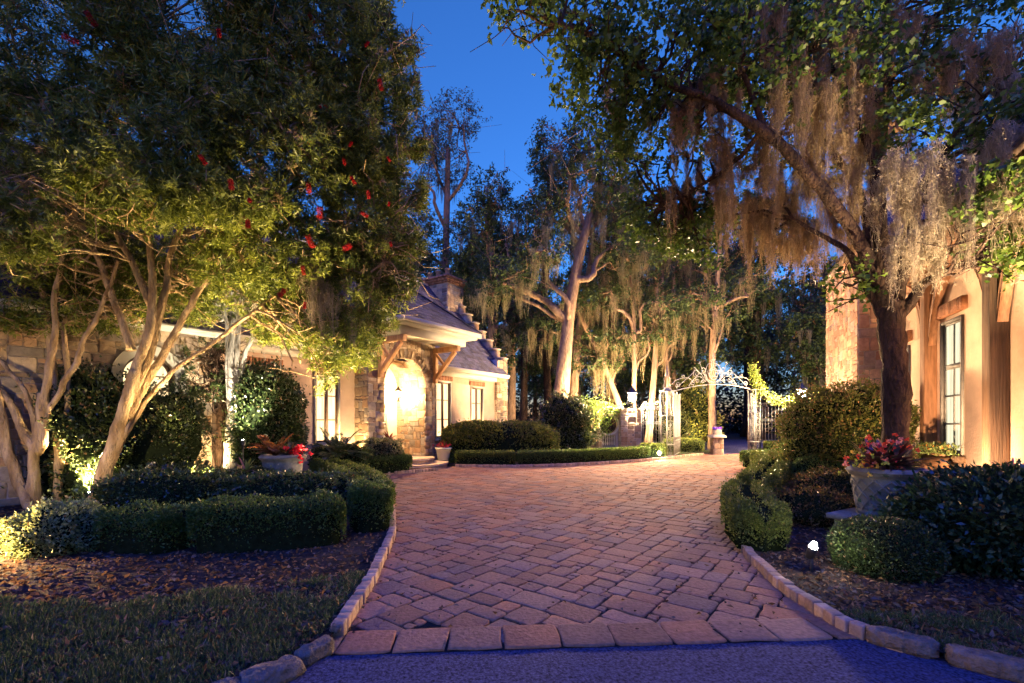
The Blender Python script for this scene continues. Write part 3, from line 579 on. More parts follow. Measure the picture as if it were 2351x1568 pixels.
m.build('door_frame', M['trim'], dr); m = MB(); m.lathe([(0, 0), (.03, .01), (.03, .04), (0, .05)], (1.64, yb - .09, 1.3), 10); m.build('handle', M['black'], dr)
m = MB(); m.box(.3, 2.5, yP + .01, yb + .3, .0, .298); m.build('porch_floor', M['mortar'], H)
for r_, z0, z1 in ((.72, .15, .3), (1.12, .0, .15)):
    m = MB(); P = [(AC + .1 + r_ * 1.15 * math.cos(a), yP - r_ * math.sin(a)) for a in np.linspace(0, math.pi, 22)]; m.prism(P, z0, z1 - .05, lambda a, b, h: np.array([a, b, h]), (.4, .26, .17))
    P = [(AC + .1 + (r_ + .03) * 1.15 * math.cos(a), yP - (r_ + .03) * math.sin(a)) for a in np.linspace(0, math.pi, 22)]; m.prism(P, z1 - .05, z1, lambda a, b, h: np.array([a, b, h]), (.5, .36, .25)); m.build('step', M['brick'], H)
# porch roof: gutter, soffit, frieze, brackets, hipped slates
E0, E1, EY, EZ = .1, 3.4, -1.87, 4.2
m = MB(); m.box(E0, E1, EY, 1.2, EZ - .06, EZ); m.box(E0 + .06, E1 - .06, EY + .06, 1.2, EZ - .16, EZ - .061)
m.box(E0 - .0, E1, EY - .05, EY - .001, EZ - .1, EZ + .03); m.box(E0 - .05, E0 - .001, EY - .05, 1.2, EZ - .1, EZ + .03); m.box(E1 + .001, E1 + .05, EY - .05, 1.2, EZ - .1, EZ + .03); m.build('porch_gutter', M['trim'], H)
m = MB(); m.box(.3, 3.02, yP - 1.02, yP - .9, 3.8, EZ - .162); m.box(.3, .42, yP - .9, yP, 3.8, EZ - .162); m.box(2.9, 3.02, yP - .9, yP, 3.8, EZ - .162); m.box(.42, 2.9, yP - .9, yP - .0, 3.9, 3.93); m.build('porch_frieze', M['trim'], H)
for x in (.37, 2.62):
    m = MB(); m.box(x - .07, x + .07, yP - 1.08, yP - .036, 3.62, 3.78); m.box(x - .06, x + .06, yP - .15, yP - .037, 2.65, 3.618)
    m.bar((x, yP - .1, 2.8), (x, yP - .92, 3.6), .11, .12, up=(1, 0, 0)); m.bar((x + .001, yP - .12, 3.58), (x + .001, yP - .46, 3.22), .07, .08, up=(1, 0, 0)); m.build('timber_bracket', M['lighttimber'], H, bevel=.008)
m = MB(); k_ = .83; pk = math.hypot(1, k_); u3 = np.array([0, 1, k_]) / pk; Wd = E1 - E0 + .1; HL = Wd / 2 * pk
slateplane(m, (E0 - .05, EY - .05, EZ + .03), (1, 0, 0), u3, Wd, HL, rg, lambda b: (b / pk, Wd - b / pk))
u4 = np.array([-1, 0, k_]) / pk; slateplane(m, (E1 + .05, EY - .05, EZ + .03), (0, 1, 0), u4, 4.2, HL, rg, lambda b: (b / pk, 9))
u5 = np.array([1, 0, k_]) / pk; slateplane(m, (E0 - .05, 2.35, EZ + .03), (0, -1, 0), u5, 4.2, HL, rg, lambda b: (0, 4.2 - b / pk))
xm = (E0 + E1) / 2; zt = EZ + .02 + Wd / 2 * k_; m.add([(E0 - .05, EY - .05, EZ + .02), (E1 + .05, EY - .05, EZ + .02), (xm, EY + Wd / 2 - .05, zt), (xm, 3, zt), (E1 + .05, 3, EZ + .02), (E0 - .05, 3, EZ + .02)], [(0, 1, 2), (1, 4, 3, 2), (0, 2, 3, 5)], (.08, .08, .09)); pro = m.build('porch_roof', M['slate'], H)
m = MB()
for a, b in (((E1 + .05, EY - .05, EZ + .06), (xm, EY + Wd / 2 - .05, zt + .05)), ((E0 - .05, EY - .05, EZ + .06), (xm, EY + Wd / 2 - .05, zt + .05))): m.bar(a, b, .09, .03, (.05, .05, .06))
m.build('hip_caps', M['slate'], pro)
def toW(fr, x, y, z): a = fr.rotation_euler.z; return np.array([fr.location.x + x * math.cos(a) - y * math.sin(a), fr.location.y + x * math.sin(a) + y * math.cos(a), z])
def pl(parent, loc, power, col, rad=.05):
    l = bpy.data.lights.new('lamp', 'POINT'); l.energy = power; l.color = col; l.shadow_soft_size = rad; o = bpy.data.objects.new('lamp', l); sc.collection.objects.link(o); o.parent = parent; o.location = loc; return o
def lantern(label, loc, s, power, col, hang=False, group=None, bulb='bulb'):
    t = thing('hanging_lantern' if hang else 'pillar_lantern', label, 'lantern', loc, 0, group)
    m = MB(); b = .0 if not hang else -.45 * s
    m.lathe([(.0, b), (.09 * s, b), (.1 * s, b + .03 * s), (.03 * s, b + .04 * s), (.03 * s, b + .12 * s), (.11 * s, b + .14 * s)], n=6)
    for k in range(6): a = k * math.pi / 3; m.tube([(.1 * s * math.cos(a), .1 * s * math.sin(a), b + .14 * s), (.13 * s * math.cos(a), .13 * s * math.sin(a), b + .42 * s)], .007 * s, 5)
    m.build('frame', M['black'], t); m = MB(); m.lathe([(.15 * s, b + .42 * s), (.14 * s, b + .45 * s), (.05 * s, b + .54 * s), (.02 * s, b + .6 * s), (0, b + .62 * s)], n=6)
    if hang: m.tube([(0, 0, b + .6 * s), (0, 0, .55)], .006, 5)
    m.build('cap', M['black'], t); m = MB(); m.lathe([(0, b + .2 * s), (.08 * s, b + .22 * s), (.105 * s, b + .3 * s), (.08 * s, b + .37 * s), (0, b + .4 * s)], n=12); m.build('bulb', M[bulb], t)
    pl(t, (0, 0, b + .3 * s), power, col, .13 * s); return t
lantern('small lantern hanging under the vault of the arched porch', toW(H, 1.72, .1, 2.4), .8, 720, (1, .66, .33), True, bulb='warmbulb')

# ================================================================== RIGHT HOUSE (local x along the wall away from the camera, +y towards the drive)
rg = np.random.RandomState(17)
B = thing('timbered_house', 'orange lit stucco house with heavy timber posts, curved braces and a stone tower', 'house', (7.49, 7.56, 0), math.atan2(.915, .403))
m = MB(); m.prism(rect(-6, 3.43, 0, 4.6), 0, -.3, fm(0), holes=[rect(-.03, .73, .84, 3.16), rect(2.2, 2.9, .84, 3.0)]); m.build('stucco_wall', M['stucco_orange'], B)
for x0, x1, z1 in ((0, .7, 3.13), (2.23, 2.87, 2.97)):
    W = window(B, x0, x1, .87, z1, 0, 1, [1.36, 1.85, -2.36], M['greysash'], M['panewhite'], out=1, frame=M['greysash'], lint=None, sill=False, ks=.25)
    m = MB(); m.box(x0 - .16, x1 + .18, -.01, .07, z1 + .12, z1 + .34, (.3, .14, .07)); x = x0 - .16
    while x < x1 + .12: m.box(x + .004, x + .07, .071, .08 + .008 * rg.rand(), z1 + .125, z1 + .335, np.array((.32, .15, .08)) * (.6 + .6 * rg.rand())); x += .074
    m.build('lintel', M['brick'], W)
    m = MB(); m.box(x0 - .1, x1 + .1, -.04, .1, .72, .82); m.build('sill', M['darktimber'], W)
m = MB()
PX = [(-1.325, .22), (.92, .2), (-3.57, .22)]
for x, wd in PX:
    t_ = B; m = MB(); m.box(x, x + wd, .004, wd, 0, 4.25); p = m.build('timber_post', M['darktimber'] if wd > .21 else M['timber'], t_, bevel=.015)
    for sx in (-1, 1):
        m = MB(); c_ = x + wd / 2 + sx * (wd / 2 + 1.0); AA = np.linspace(0, math.pi / 2, 12)
        P = [(c_ - sx * 1.0 * math.cos(a), 2.8 + 1.42 * math.sin(a)) for a in AA] + [(c_ - sx * (.985 - .12 * math.sin(a) ** .6) * math.cos(a), 2.8 + (1.42 - .15 * math.sin(a) ** .6) * math.sin(a)) for a in AA[::-1]]
        m.prism(P, .03, .15, fm(0))
        m.build('curved_brace', M['timber'], t_)
m = MB(); m.box(-6, 3.42, .003, .32, 4.25, 4.55); m.build('eaves_beam', M['timber'], B, bevel=.015)
m = MB(); m.box(-6, 3.42, -2.5, .5, 4.551, 4.62); m.box(-6, 3.42, .501, .55, 4.52, 4.7); m.build('eaves_soffit', M['darktimber'], B)  # dark timber colour stands in for the unlit shade under the eaves
m = MB(); slateplane(m, (-6, .55, 4.66), (1, 0, 0), np.array([0, -1, .9]) / math.hypot(1, .9), 9.43, 4.5, rg); m.add([(-6, .55, 4.64), (3.43, .55, 4.64), (3.43, -2.3, 7.65), (-6, -2.3, 7.65)], [(0, 1, 2, 3)]); m.build('slate_roof', M['slate'], B)
m = MB(); m.box(3.43, 6.77, -3, .6, 0, 5.6); tw = m.build('stone_tower', M['mortar'], B); m = MB()
def kt(a, b): a = 6.77 - a; return not ((abs(a - 5.6) < .3 and b < 2.0 and b > 1.2) or math.hypot(a - 5.6, b - 2.) < .34)
PINK = ((.46, .27, .17), (.4, .24, .16), (.36, .2, .13), (.5, .32, .2), (.42, .22, .13), (.34, .25, .2))
stonewall(m, (6.77, .6, 0), (-1, 0, 0), (0, 0, 1), (0, 1, 0), 3.34, 5.6, rg, kt, pal=PINK)
stonewall(m, (3.43, .6, 0), (0, -1, 0), (0, 0, 1), (-1, 0, 0), .6, 5.6, rg, un=.11, pal=PINK); stonewall(m, (3.43, 0, 4.6), (0, -1, 0), (0, 0, 1), (-1, 0, 0), 3, 1., rg, un=.11, pal=PINK); m.build('tower_stonework', M['stone'], tw)
m = MB(); m.prism(archpts(5.6, .27, 1.2, 2.0), .605, .66, fm(0), holes=[archpts(5.6, .18, 1.25, 2.0)]); aw = m.build('arched_window', M['trim'], B)
m = MB(); m.prism(archpts(5.6, .18, 1.25, 2.0), .6, .615, fm(0)); m.build('pane', M['black'], aw)
m = MB(); m.box(3.33, 6.87, -3.1, .7, 5.6, 5.72); m.build('tower_cornice', M['rock'], tw)
m = MB(); m.add([(3.3, .73, 5.72), (6.9, .73, 5.72), (6.9, -3.13, 5.72), (3.3, -3.13, 5.72), (5.1, -1.2, 8.2)], [(0, 1, 4), (1, 2, 4), (2, 3, 4), (3, 0, 4)], (.1, .09, .1)); m.build('tower_roof', M['slate'], tw)

# flower basket under the window
bl = toW(B, .35, .14, .84); bk = thing('window_basket', 'brown half-round basket of ferny green plants hanging under the tall window', 'basket', bl, B.rotation_euler.z)
m = MB(); a = np.linspace(-math.pi / 2 - .0, math.pi / 2, 12); V = []
for x_, f in ((-.48, .75), (-.4, 1), (0, 1.05), (.4, 1), (.48, .75)):
    V += [(x_, .15 * math.cos(t) * f + .0, -.26 * f * (0.5 - .5 * math.sin(t)) ** .8) for t in np.linspace(math.pi / 2, -math.pi / 2, 9)]
m.add(V, [(i * 9 + j, i * 9 + j + 1, i * 9 + 10 + j, i * 9 + 9 + j) for i in range(4) for j in range(8)], (.2, .1, .05)); m.tube([(-.5, .15, 0), (0, .17, 0), (.5, .15, 0)], .015, 6, (.16, .08, .04)); m.build('trough', M['brick'], bk)
n = 900; P = np.stack([rg.uniform(-.46, .46, n), rg.uniform(-.06, .2, n), rg.uniform(-.02, .16, n)], 1); D = rg.normal(size=(n, 3)) + np.array([0, .3, .8]); V, Fq, C = leaf_arrays(P, D, .07, .02, rg, greens(n, rg, (.08, .12, .03), (.25, .32, .1))); m = MB(); m.add(V, Fq, C)
n = 30; P = np.stack([rg.uniform(-.46, .46, n), rg.uniform(.05, .2, n), rg.uniform(.08, .2, n)], 1); V, Fq, C = leaf_arrays(P, rg.normal(size=(n, 3)), .05, .05, rg, np.tile((.7, .3, .06), (n, 1))); m.add(V, Fq, C); m.build('foliage', M['leaf'], bk)

# ================================================================== GATEWAY
rg = np.random.RandomState(23)
GA, GB = np.array([6.15, 17.6, 0]), np.array([10.45, 19.9, 0]); gd = unit(GB - GA); gL = np.linalg.norm(GB - GA); gn = np.array([-gd[1], gd[0], 0])
def scroll(c, r, turns, a0, flip=1, n=26, tail=None):
    """iron scroll in the gate plane: c = (along, height)"""
    P = []
    for t in np.linspace(0, 1, n): a = a0 + flip * t * turns * 2 * math.pi; q = r * (1 - .86 * t); P.append((c[0] + q * math.cos(a), c[1] + q * math.sin(a)))
    if tail is not None: P = [tail] + P
    return P
def W3(P, O=GA, d=gd): return np.array([O + d * p[0] + np.array([0, 0, p[1]]) for p in P])
def iron(m, P, r=.016, O=GA, d=gd, n=6): m.tube(W3(P, O, d), r, n, cap=True)
ow = thing('gate_overthrow', 'pale wrought iron arch of scrolls with a crested centre spanning the gateway', 'gate arch', GA)
m = MB(); O0 = GA * 0; bow = lambda x: 2.55 + .27 * x / gL + .25 * math.sin(math.pi * x / gL) ** .9
iron(m, [(x, bow(x)) for x in np.linspace(0, gL, 30)], .02, O0); m.build('bow_bar', M['iron'], ow)
m = MB(); mid = gL / 2
iron(m, smooth_path([(0.05, bow(0) + .3), (.25, bow(.3) + .38), (.6, bow(.6) + .42), (1.0, bow(1.) + .36), (1.3, bow(1.3) + .12)], 6), .012, O0)
iron(m, smooth_path([(gL - .05, bow(gL) + .28), (gL - .3, bow(gL - .3) + .42), (gL - .7, bow(gL - .6) + .42), (gL - 1.1, bow(gL - 1) + .36), (gL - 1.4, bow(gL - 1.3) + .12)], 6), .012, O0)
for s in (-1, 1):
    X = lambda x: mid + s * x
    fl = -s
    for (x, dz, r, tu, a0, f) in ((2.05, .18, .14, 1.5, -1.2, 1), (1.75, .5, .1, 1.3, .6, -1), (1.25, .17, .13, 1.4, 2.2, 1), (1.02, .5, .17, 1.4, -.9, 1), (.95, .22, .1, 1.3, .5, -1), (.66, .17, .1, 1.3, 2., 1), (.62, .62, .15, 1.3, -1, -1)):
        P = scroll((0, 0), r, tu, a0, f); P = [(X(x) + s * p[0], bow(X(x)) + dz + p[1]) for p in P]; iron(m, P, .011, O0)
    for pts in ([(2.15, .1), (1.7, .3), (1.3, .5), (1.1, .66)], [(1.45, .06), (1.15, .3), (.8, .35), (.45, .12)], [(1.1, .35), (.75, .5), (.5, .4), (.3, .1)], [(.3, .08), (.62, .5), (.84, .98)], [(.74, .96), (.9, .88)], [(.22, .08), (.5, .25), (.95, .62), (1.15, .75)]):
        iron(m, smooth_path([(X(a), bow(X(a)) + b) for a, b in pts], 6), .011, O0)
m.build('scrollwork', M['iron'], ow)
m = MB(); bz = bow(mid)
for s in (-1, 1):
    iron(m, smooth_path([(mid, bz + .08), (mid + s * .34, bz + .2), (mid + s * .48, bz + .52), (mid + s * .3, bz + .84), (mid + s * .08, bz + .72), (mid + s * .1, bz + .56), (mid + s * .2, bz + .6)], 8), .013, O0)
    iron(m, smooth_path([(mid, bz + .18), (mid + s * .2, bz + .28), (mid + s * .26, bz + .48), (mid + s * .14, bz + .66), (mid, bz + .7)], 8), .011, O0)
    iron(m, scroll((mid + s * .3, bz + .5), .1, 1.3, 0, s), .012, O0); iron(m, scroll((mid + s * .13, bz + .3), .08, 1.3, 2, -s), .012, O0)
iron(m, [(mid + .12 * math.cos(a), bz + .47 + .15 * math.sin(a)) for a in np.linspace(0, 6.283, 20)], .012, O0)
for (wd, z) in ((.2, .86), (.16, .95), (.11, 1.02), (.09, 1.16)): iron(m, [(mid - wd, bz + z), (mid, bz + z + .03), (mid + wd, bz + z)], .014, O0)
for s in (-1, 0, 1): iron(m, [(mid + s * .14, bz + .8), (mid + s * .08, bz + 1.04)], .013, O0)
iron(m, [(mid, bz + .7), (mid, bz + 1.3)], .014, O0); m.build('crest', M['iron'], ow)
def column(label, O, z1, fin, s=.17):
    t = thing('gate_column', label, 'gate column', O, math.atan2(gd[1], gd[0])); m = MB()
    for i in (-1, 1):
        for j in (-1, 1): m.box(i * s - .018, i * s + .018, j * s - .018, j * s + .018, 0, z1)
    for z in (.06, .5, z1 * .62, z1 - .04): m.box(-s - .03, s + .03, -s - .03, s + .03, z, z + .035)
    m.build('frame', M['iron'], t); m = MB(); ax = ((np.array([1., 0, 0]), np.array([0, -s, 0])), (np.array([0, 1., 0]), np.array([-s, 0, 0])), (np.array([0, 1., 0]), np.array([s, 0, 0])))
    for d, o in ax:
        z = .2
        while z < z1 - .15:
            f = 1 if int(z * 10) % 2 else -1
            iron(m, scroll((f * .03, z), .085, 1.3, .5, f, 14), .008, o, d, 4); iron(m, scroll((-f * .05, z + .14), .06, 1.2, 3, -f, 12), .008, o, d, 4); z += .27
        iron(m, [(0, .1), (0, z1)], .008, o, d, 4)
    m.build('scroll_panels', M['iron'], t)
    if fin:
        m = MB(); m.lathe([(.2, z1), (.12, z1 + .05), (.1, z1 + .12)], n=8)
        for k in range(4): a = k * math.pi / 2 + .78; m.tube(smooth_path([(.15 * math.cos(a), .15 * math.sin(a), z1), (.1 * math.cos(a), .1 * math.sin(a), z1 + .3), (.11 * math.cos(a), .11 * math.sin(a), z1 + .45), (.03 * math.cos(a), .03 * math.sin(a), z1 + .6)], 5), .012, 5)
        m.lathe([(0, z1 + .5), (.06, z1 + .58), (.07, z1 + .66), (.03, z1 + .74), (.04, z1 + .78), (0, z1 + 1.0)], n=10); m.build('finial', M['iron'], t)
    return t
column('openwork iron gate column with a tall spire finial, left of the gateway', (5.98, 17.55, 0), 2.6, True); column('vine-topped openwork iron gate column at the right of the gateway', (10.62, 19.95, 0), 2.82, False)
def leafgate(label, h, e, z0, z1):
    h, e = np.array([*h, 0.]), np.array([*e, 0.]); d = unit(e - h); L = np.linalg.norm(e - h); t = thing('gate_leaf', label, 'gate', h); m = MB(); Z = np.zeros(3)
    for x in (0, L * .5, L): iron(m, [(x, z0), (x, z1 + (.12 if x else 0))], .025, Z, d)
    for z in (z0 + .05, z0 + .6, z0 + .75, z1): iron(m, [(0, z), (L, z)], .022, Z, d)
    x = .1
    while x < L: iron(m, [(x, z0 + .05), (x, z1)], .011, Z, d); x += .11
    m.build('frame', M['iron'], t); m = MB(); nrm = np.array([-d[1], d[0], 0]); m.prism([(0.03, z0 + .75), (L - .03, z0 + .75), (L - .03, z1 - .03), (.03, z1 - .03)], -.006, .006, lambda a, b, h_: d * a + np.array([0, 0, b]) + nrm * h_); m.build('backing_sheet', M['iron'], t)
    m = MB(); x = .2
    while x < L - .1: iron(m, scroll((x, z0 + .3), .09, 1.3, 0, 1, 16), .01, Z, d, 4); iron(m, scroll((x, z0 + .48), .07, 1.3, 3, -1, 14), .01, Z, d, 4); x += .22
    m.build('lower_scrolls', M['iron'], t)
leafgate('pale sheet-backed iron gate leaf standing open against the left column', (6.3, 17.72), (7.25, 19.65), .04, 2.5); leafgate('pale sheet-backed iron gate leaf standing open against the right column', (10.45, 20.0), (11.68, 21.8), .04, 2.65)
def railing(label, a, b, z0, z1, crest):
    a, b = np.array([*a, 0.]), np.array([*b, 0.]); d = unit(b - a); L = np.linalg.norm(b - a); t = thing('iron_railing', label, 'railing', a); m = MB(); Z = np.zeros(3)
    for z in (z0, z0 + .09, (z0 + z1) * .53, (z0 + z1) * .53 + .08, z1 - .0): iron(m, [(0, z), (L, z)], .016, Z, d)
    for x in (0.02, L - .02): iron(m, [(x, 0), (x, z1 + .03)], .024, Z, d)
    x = .12
    while x < L - .06: iron(m, [(x, z0), (x, z1 - .18)], .011, Z, d); x += .125
    m.build('bars', M['iron'], t); m = MB(); x = .14
    while x < L - .08: iron(m, scroll((x, z1 - .09), .08, 1.3, 0, 1, 16), .01, Z, d, 4); iron(m, scroll((x, (z0 + z1) * .53 + .04), .05, 1.2, 1, -1, 12), .009, Z, d, 4); x += .17
    if crest:
        for s in (-1, 1): iron(m, smooth_path([(L / 2 + s * L * .48, z1 + .02), (L / 2 + s * L * .3, z1 + .2), (L / 2 + s * L * .12, z1 + .1), (L / 2, z1 + .32)], 5), .014, Z, d, 5); iron(m, scroll((L / 2 + s * .26, z1 + .12), .1, 1.4, 0, s, 18), .012, Z, d, 5)
    m.build('scrolls', M['iron'], t)
railing('iron side railing between the left lantern pillar and the gate column', (5.25, 18.5), (5.82, 17.65), .48, 2.0, True); railing('iron side railing with scroll bands to the right of the gateway', (10.78, 19.85), (11.75, 18.95), .5, 2.2, False)
# left gate wall with round window
GW = thing('gate_wall', 'stone garden wall with a round opening over a small white balustrade, left of the gate', 'wall', (3.55, 18.85, 0))
m = MB(); oc = (.46, 1.27); circ = [(oc[0] + .38 * math.cos(a), oc[1] + .38 * math.sin(a)) for a in np.linspace(0, 2 * math.pi, 25)[:-1]]
top = [(0, 0), (.85, 0), (.85, 1.84)] + [(.85 - .85 * t, 1.84 + .18 * math.sin(t * math.pi) - .1 * t) for t in np.linspace(.1, 1, 7)]
m.prism(top, 0, .3, fm(0), holes=[circ, rect(.2, .74, .15, .8)]); m.build('wall', M['mortar'], GW)
m = MB(); stonewall(m, (0, 0, 0), (1, 0, 0), (0, 0, 1), (0, -1, 0), .85, 1.8, rg, lambda a, b: math.hypot(a - oc[0], b - oc[1]) > .46 and not (.1 < a < .82 and b < 1), dep=.014); m.build('stonework', M['stone'], GW)
m = MB(); c2 = [(oc[0] + .44 * math.cos(a), oc[1] + .44 * math.sin(a)) for a in np.linspace(0, 2 * math.pi, 25)[:-1]]; m.prism(c2, -.04, .1, fm(0), holes=[circ]); m.build('round_surround', M['trim'], GW)
m = MB(); m.box(.2, .74, .05, .12, .15, .42); m.build('panel', M['greysash'], GW); m = MB()
for k in range(6): m.lathe([(.02, .42), (.035, .5), (.02, .6), (.03, .72), (.02, .8)], (.25 + k * .088, .06, 0), 8)
m.box(.2, .74, .03, .1, .8, .84); m.build('balustrade', M['trim'], GW)
m = MB(); P = [(-.03, 1.92)] + [(t, 1.84 + .18 * math.sin((1 - t / .85) * math.pi) - .1 * (1 - t / .85)) for t in np.linspace(0, .85, 9)]
for i in range(1, 9): m.prism([P[i], P[i + 1], (P[i + 1][0], P[i + 1][1] + .06), (P[i][0], P[i][1] + .06)] if i < 9 else [], -.06, .36, fm(0), (.5, .45, .36))
m.build('coping', M['trim'], GW)
def pillar(label, c, w_, z1, rz=0):
    t = thing('stone_pillar', label, 'pillar', (*c, 0), rz); m = MB(); m.box(-w_ / 2, w_ / 2, -.3, .3, 0, z1); m.build('core', M['mortar'], t); m = MB()
    stonewall(m, (-w_ / 2, -.3, 0), (1, 0, 0), (0, 0, 1), (0, -1, 0), w_, z1, rg, un=.09, dep=.02); stonewall(m, (w_ / 2, -.3, 0), (0, 1, 0), (0, 0, 1), (1, 0, 0), .6, z1, rg, un=.09); stonewall(m, (-w_ / 2, .3, 0), (0, -1, 0), (0, 0, 1), (-1, 0, 0), .6, z1, rg, un=.09); m.build('stonework', M['stone'], t)
    m = MB(); m.box(-w_ / 2 - .06, w_ / 2 + .06, -.36, .36, z1, z1 + .07); m.build('cap', M['mortar'], t, bevel=.01)
pillar('square stone gate pillar carrying the left lantern beside the round opening', (4.85, 18.8), .84, 1.88); lantern('glaring lantern on the left stone gate pillar, beside the round opening', (4.95, 18.75, 1.95), 1.5, 9500, (1, .66, .36), group=None)
pillar('stone gate pillar half hidden by vine and hedge, carrying the right lantern', (11.95, 18.7), .84, 2.0); lantern('glaring lantern on the vine-covered right gate pillar', (11.85, 18.6, 2.08), 1.5, 9500, (1, .66, .36))
# pedestal with purple flowers
t = thing('flower_pedestal', 'squat stone pedestal topped by a square pot of purple flowers in the gateway', 'pedestal', (8.75, 19.45, 0)); m = MB(); m.box(-.2, .2, -.2, .2, 0, .72); m.build('core', M['mortar'], t)
m = MB(); stonewall(m, (-.2, -.2, 0), (1, 0, 0), (0, 0, 1), (0, -1, 0), .4, .72, rg, un=.08); stonewall(m, (-.2, .2, 0), (0, -1, 0), (0, 0, 1), (-1, 0, 0), .4, .72, rg, un=.08); m.build('stonework', M['stone'], t)
m = MB(); m.box(-.29, .29, -.29, .29, .72, .8); m.box(-.24, .24, -.24, .24, .8, .84); m.build('cap', M['trim'], t, bevel=.01); t2 = thing('flower_pot', 'small square pot of purple flowers on the stone pedestal', 'flower pot', (8.75, 19.45, .84))
m = MB(); m.box(-.15, .15, -.15, .15, 0, .22); m.build('pot', M['mortar'], t2, bevel=.01); n = 120; m = MB(); P = rg.uniform(-.15, .15, (n, 3)) * (1, 1, .3) + (0, 0, .26); V, Fq, C = leaf_arrays(P, rg.normal(size=(n, 3)) + (0, 0, .5), .06, .05, rg, np.tile((.22, .1, .6), (n, 1))); m.add(V, Fq, C); m.build('flowers', M['flower'], t2)

# ================================================================== HEDGES AND SHRUBS
rg = np.random.RandomState(31)
GH = 'clipped box hedges along the drive'
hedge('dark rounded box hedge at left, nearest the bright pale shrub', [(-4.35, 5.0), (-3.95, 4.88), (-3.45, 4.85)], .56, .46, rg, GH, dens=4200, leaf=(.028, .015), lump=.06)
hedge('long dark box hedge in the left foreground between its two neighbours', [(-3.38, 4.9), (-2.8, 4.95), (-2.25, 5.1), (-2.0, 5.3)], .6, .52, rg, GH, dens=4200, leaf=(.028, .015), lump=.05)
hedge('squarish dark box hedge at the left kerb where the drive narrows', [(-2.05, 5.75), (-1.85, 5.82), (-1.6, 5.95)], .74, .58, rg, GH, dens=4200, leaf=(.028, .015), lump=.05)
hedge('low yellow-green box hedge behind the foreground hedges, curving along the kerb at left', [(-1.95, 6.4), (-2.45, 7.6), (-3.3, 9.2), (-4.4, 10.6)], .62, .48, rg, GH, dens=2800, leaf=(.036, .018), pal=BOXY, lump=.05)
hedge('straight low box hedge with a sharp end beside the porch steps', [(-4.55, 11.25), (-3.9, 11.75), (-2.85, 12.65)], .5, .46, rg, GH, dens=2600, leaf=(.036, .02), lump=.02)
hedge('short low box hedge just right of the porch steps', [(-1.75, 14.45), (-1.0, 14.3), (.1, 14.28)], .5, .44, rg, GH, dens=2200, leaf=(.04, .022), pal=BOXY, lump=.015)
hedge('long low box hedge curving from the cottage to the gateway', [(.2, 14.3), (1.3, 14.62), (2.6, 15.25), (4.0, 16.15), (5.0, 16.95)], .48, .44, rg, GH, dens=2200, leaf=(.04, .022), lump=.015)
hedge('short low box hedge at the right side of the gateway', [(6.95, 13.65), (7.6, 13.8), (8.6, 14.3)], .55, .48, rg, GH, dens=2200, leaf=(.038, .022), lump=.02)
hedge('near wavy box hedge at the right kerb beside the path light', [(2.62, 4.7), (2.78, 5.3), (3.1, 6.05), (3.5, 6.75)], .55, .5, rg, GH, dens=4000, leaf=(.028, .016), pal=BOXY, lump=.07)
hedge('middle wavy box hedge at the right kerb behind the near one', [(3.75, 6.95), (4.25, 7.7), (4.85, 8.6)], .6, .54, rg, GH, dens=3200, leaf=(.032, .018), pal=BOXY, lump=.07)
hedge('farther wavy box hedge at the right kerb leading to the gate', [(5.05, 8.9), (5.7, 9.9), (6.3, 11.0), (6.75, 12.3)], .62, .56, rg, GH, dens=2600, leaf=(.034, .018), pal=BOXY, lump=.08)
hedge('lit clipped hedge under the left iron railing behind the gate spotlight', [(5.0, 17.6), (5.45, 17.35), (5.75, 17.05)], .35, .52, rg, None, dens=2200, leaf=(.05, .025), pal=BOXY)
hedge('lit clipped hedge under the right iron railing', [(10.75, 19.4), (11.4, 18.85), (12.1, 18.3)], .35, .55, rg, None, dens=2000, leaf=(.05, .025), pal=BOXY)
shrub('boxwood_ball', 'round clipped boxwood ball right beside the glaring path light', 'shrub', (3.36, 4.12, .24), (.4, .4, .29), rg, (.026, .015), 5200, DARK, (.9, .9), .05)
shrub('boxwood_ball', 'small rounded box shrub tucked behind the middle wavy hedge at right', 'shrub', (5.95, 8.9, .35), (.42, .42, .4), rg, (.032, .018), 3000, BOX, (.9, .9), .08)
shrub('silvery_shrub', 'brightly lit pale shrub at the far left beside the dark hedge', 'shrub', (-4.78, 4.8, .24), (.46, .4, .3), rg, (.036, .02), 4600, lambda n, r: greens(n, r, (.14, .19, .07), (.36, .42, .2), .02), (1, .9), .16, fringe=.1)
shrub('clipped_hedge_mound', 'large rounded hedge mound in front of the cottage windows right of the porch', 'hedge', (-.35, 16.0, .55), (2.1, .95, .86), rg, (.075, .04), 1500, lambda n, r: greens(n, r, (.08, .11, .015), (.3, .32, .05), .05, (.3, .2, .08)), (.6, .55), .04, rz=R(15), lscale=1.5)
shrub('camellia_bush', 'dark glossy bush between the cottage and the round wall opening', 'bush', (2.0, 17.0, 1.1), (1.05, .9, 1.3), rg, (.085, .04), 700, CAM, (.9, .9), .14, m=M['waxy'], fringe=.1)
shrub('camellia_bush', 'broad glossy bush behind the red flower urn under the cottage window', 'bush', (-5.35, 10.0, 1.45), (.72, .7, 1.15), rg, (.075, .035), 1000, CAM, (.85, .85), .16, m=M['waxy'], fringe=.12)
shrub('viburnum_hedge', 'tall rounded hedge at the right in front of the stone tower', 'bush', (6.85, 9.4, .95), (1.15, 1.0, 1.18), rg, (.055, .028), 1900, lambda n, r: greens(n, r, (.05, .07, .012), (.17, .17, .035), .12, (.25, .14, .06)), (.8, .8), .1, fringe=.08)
shrub('holly_bush', 'dark glossy spreading bush at the right edge in front of the timber post', 'bush', (4.75, 4.25, .45), (1.0, .62, .5), rg, (.065, .03), 2300, lambda n, r: greens(n, r, (.012, .035, .018), (.04, .085, .04), .02), (.85, .85), .13, m=M['waxy'], fringe=.12)
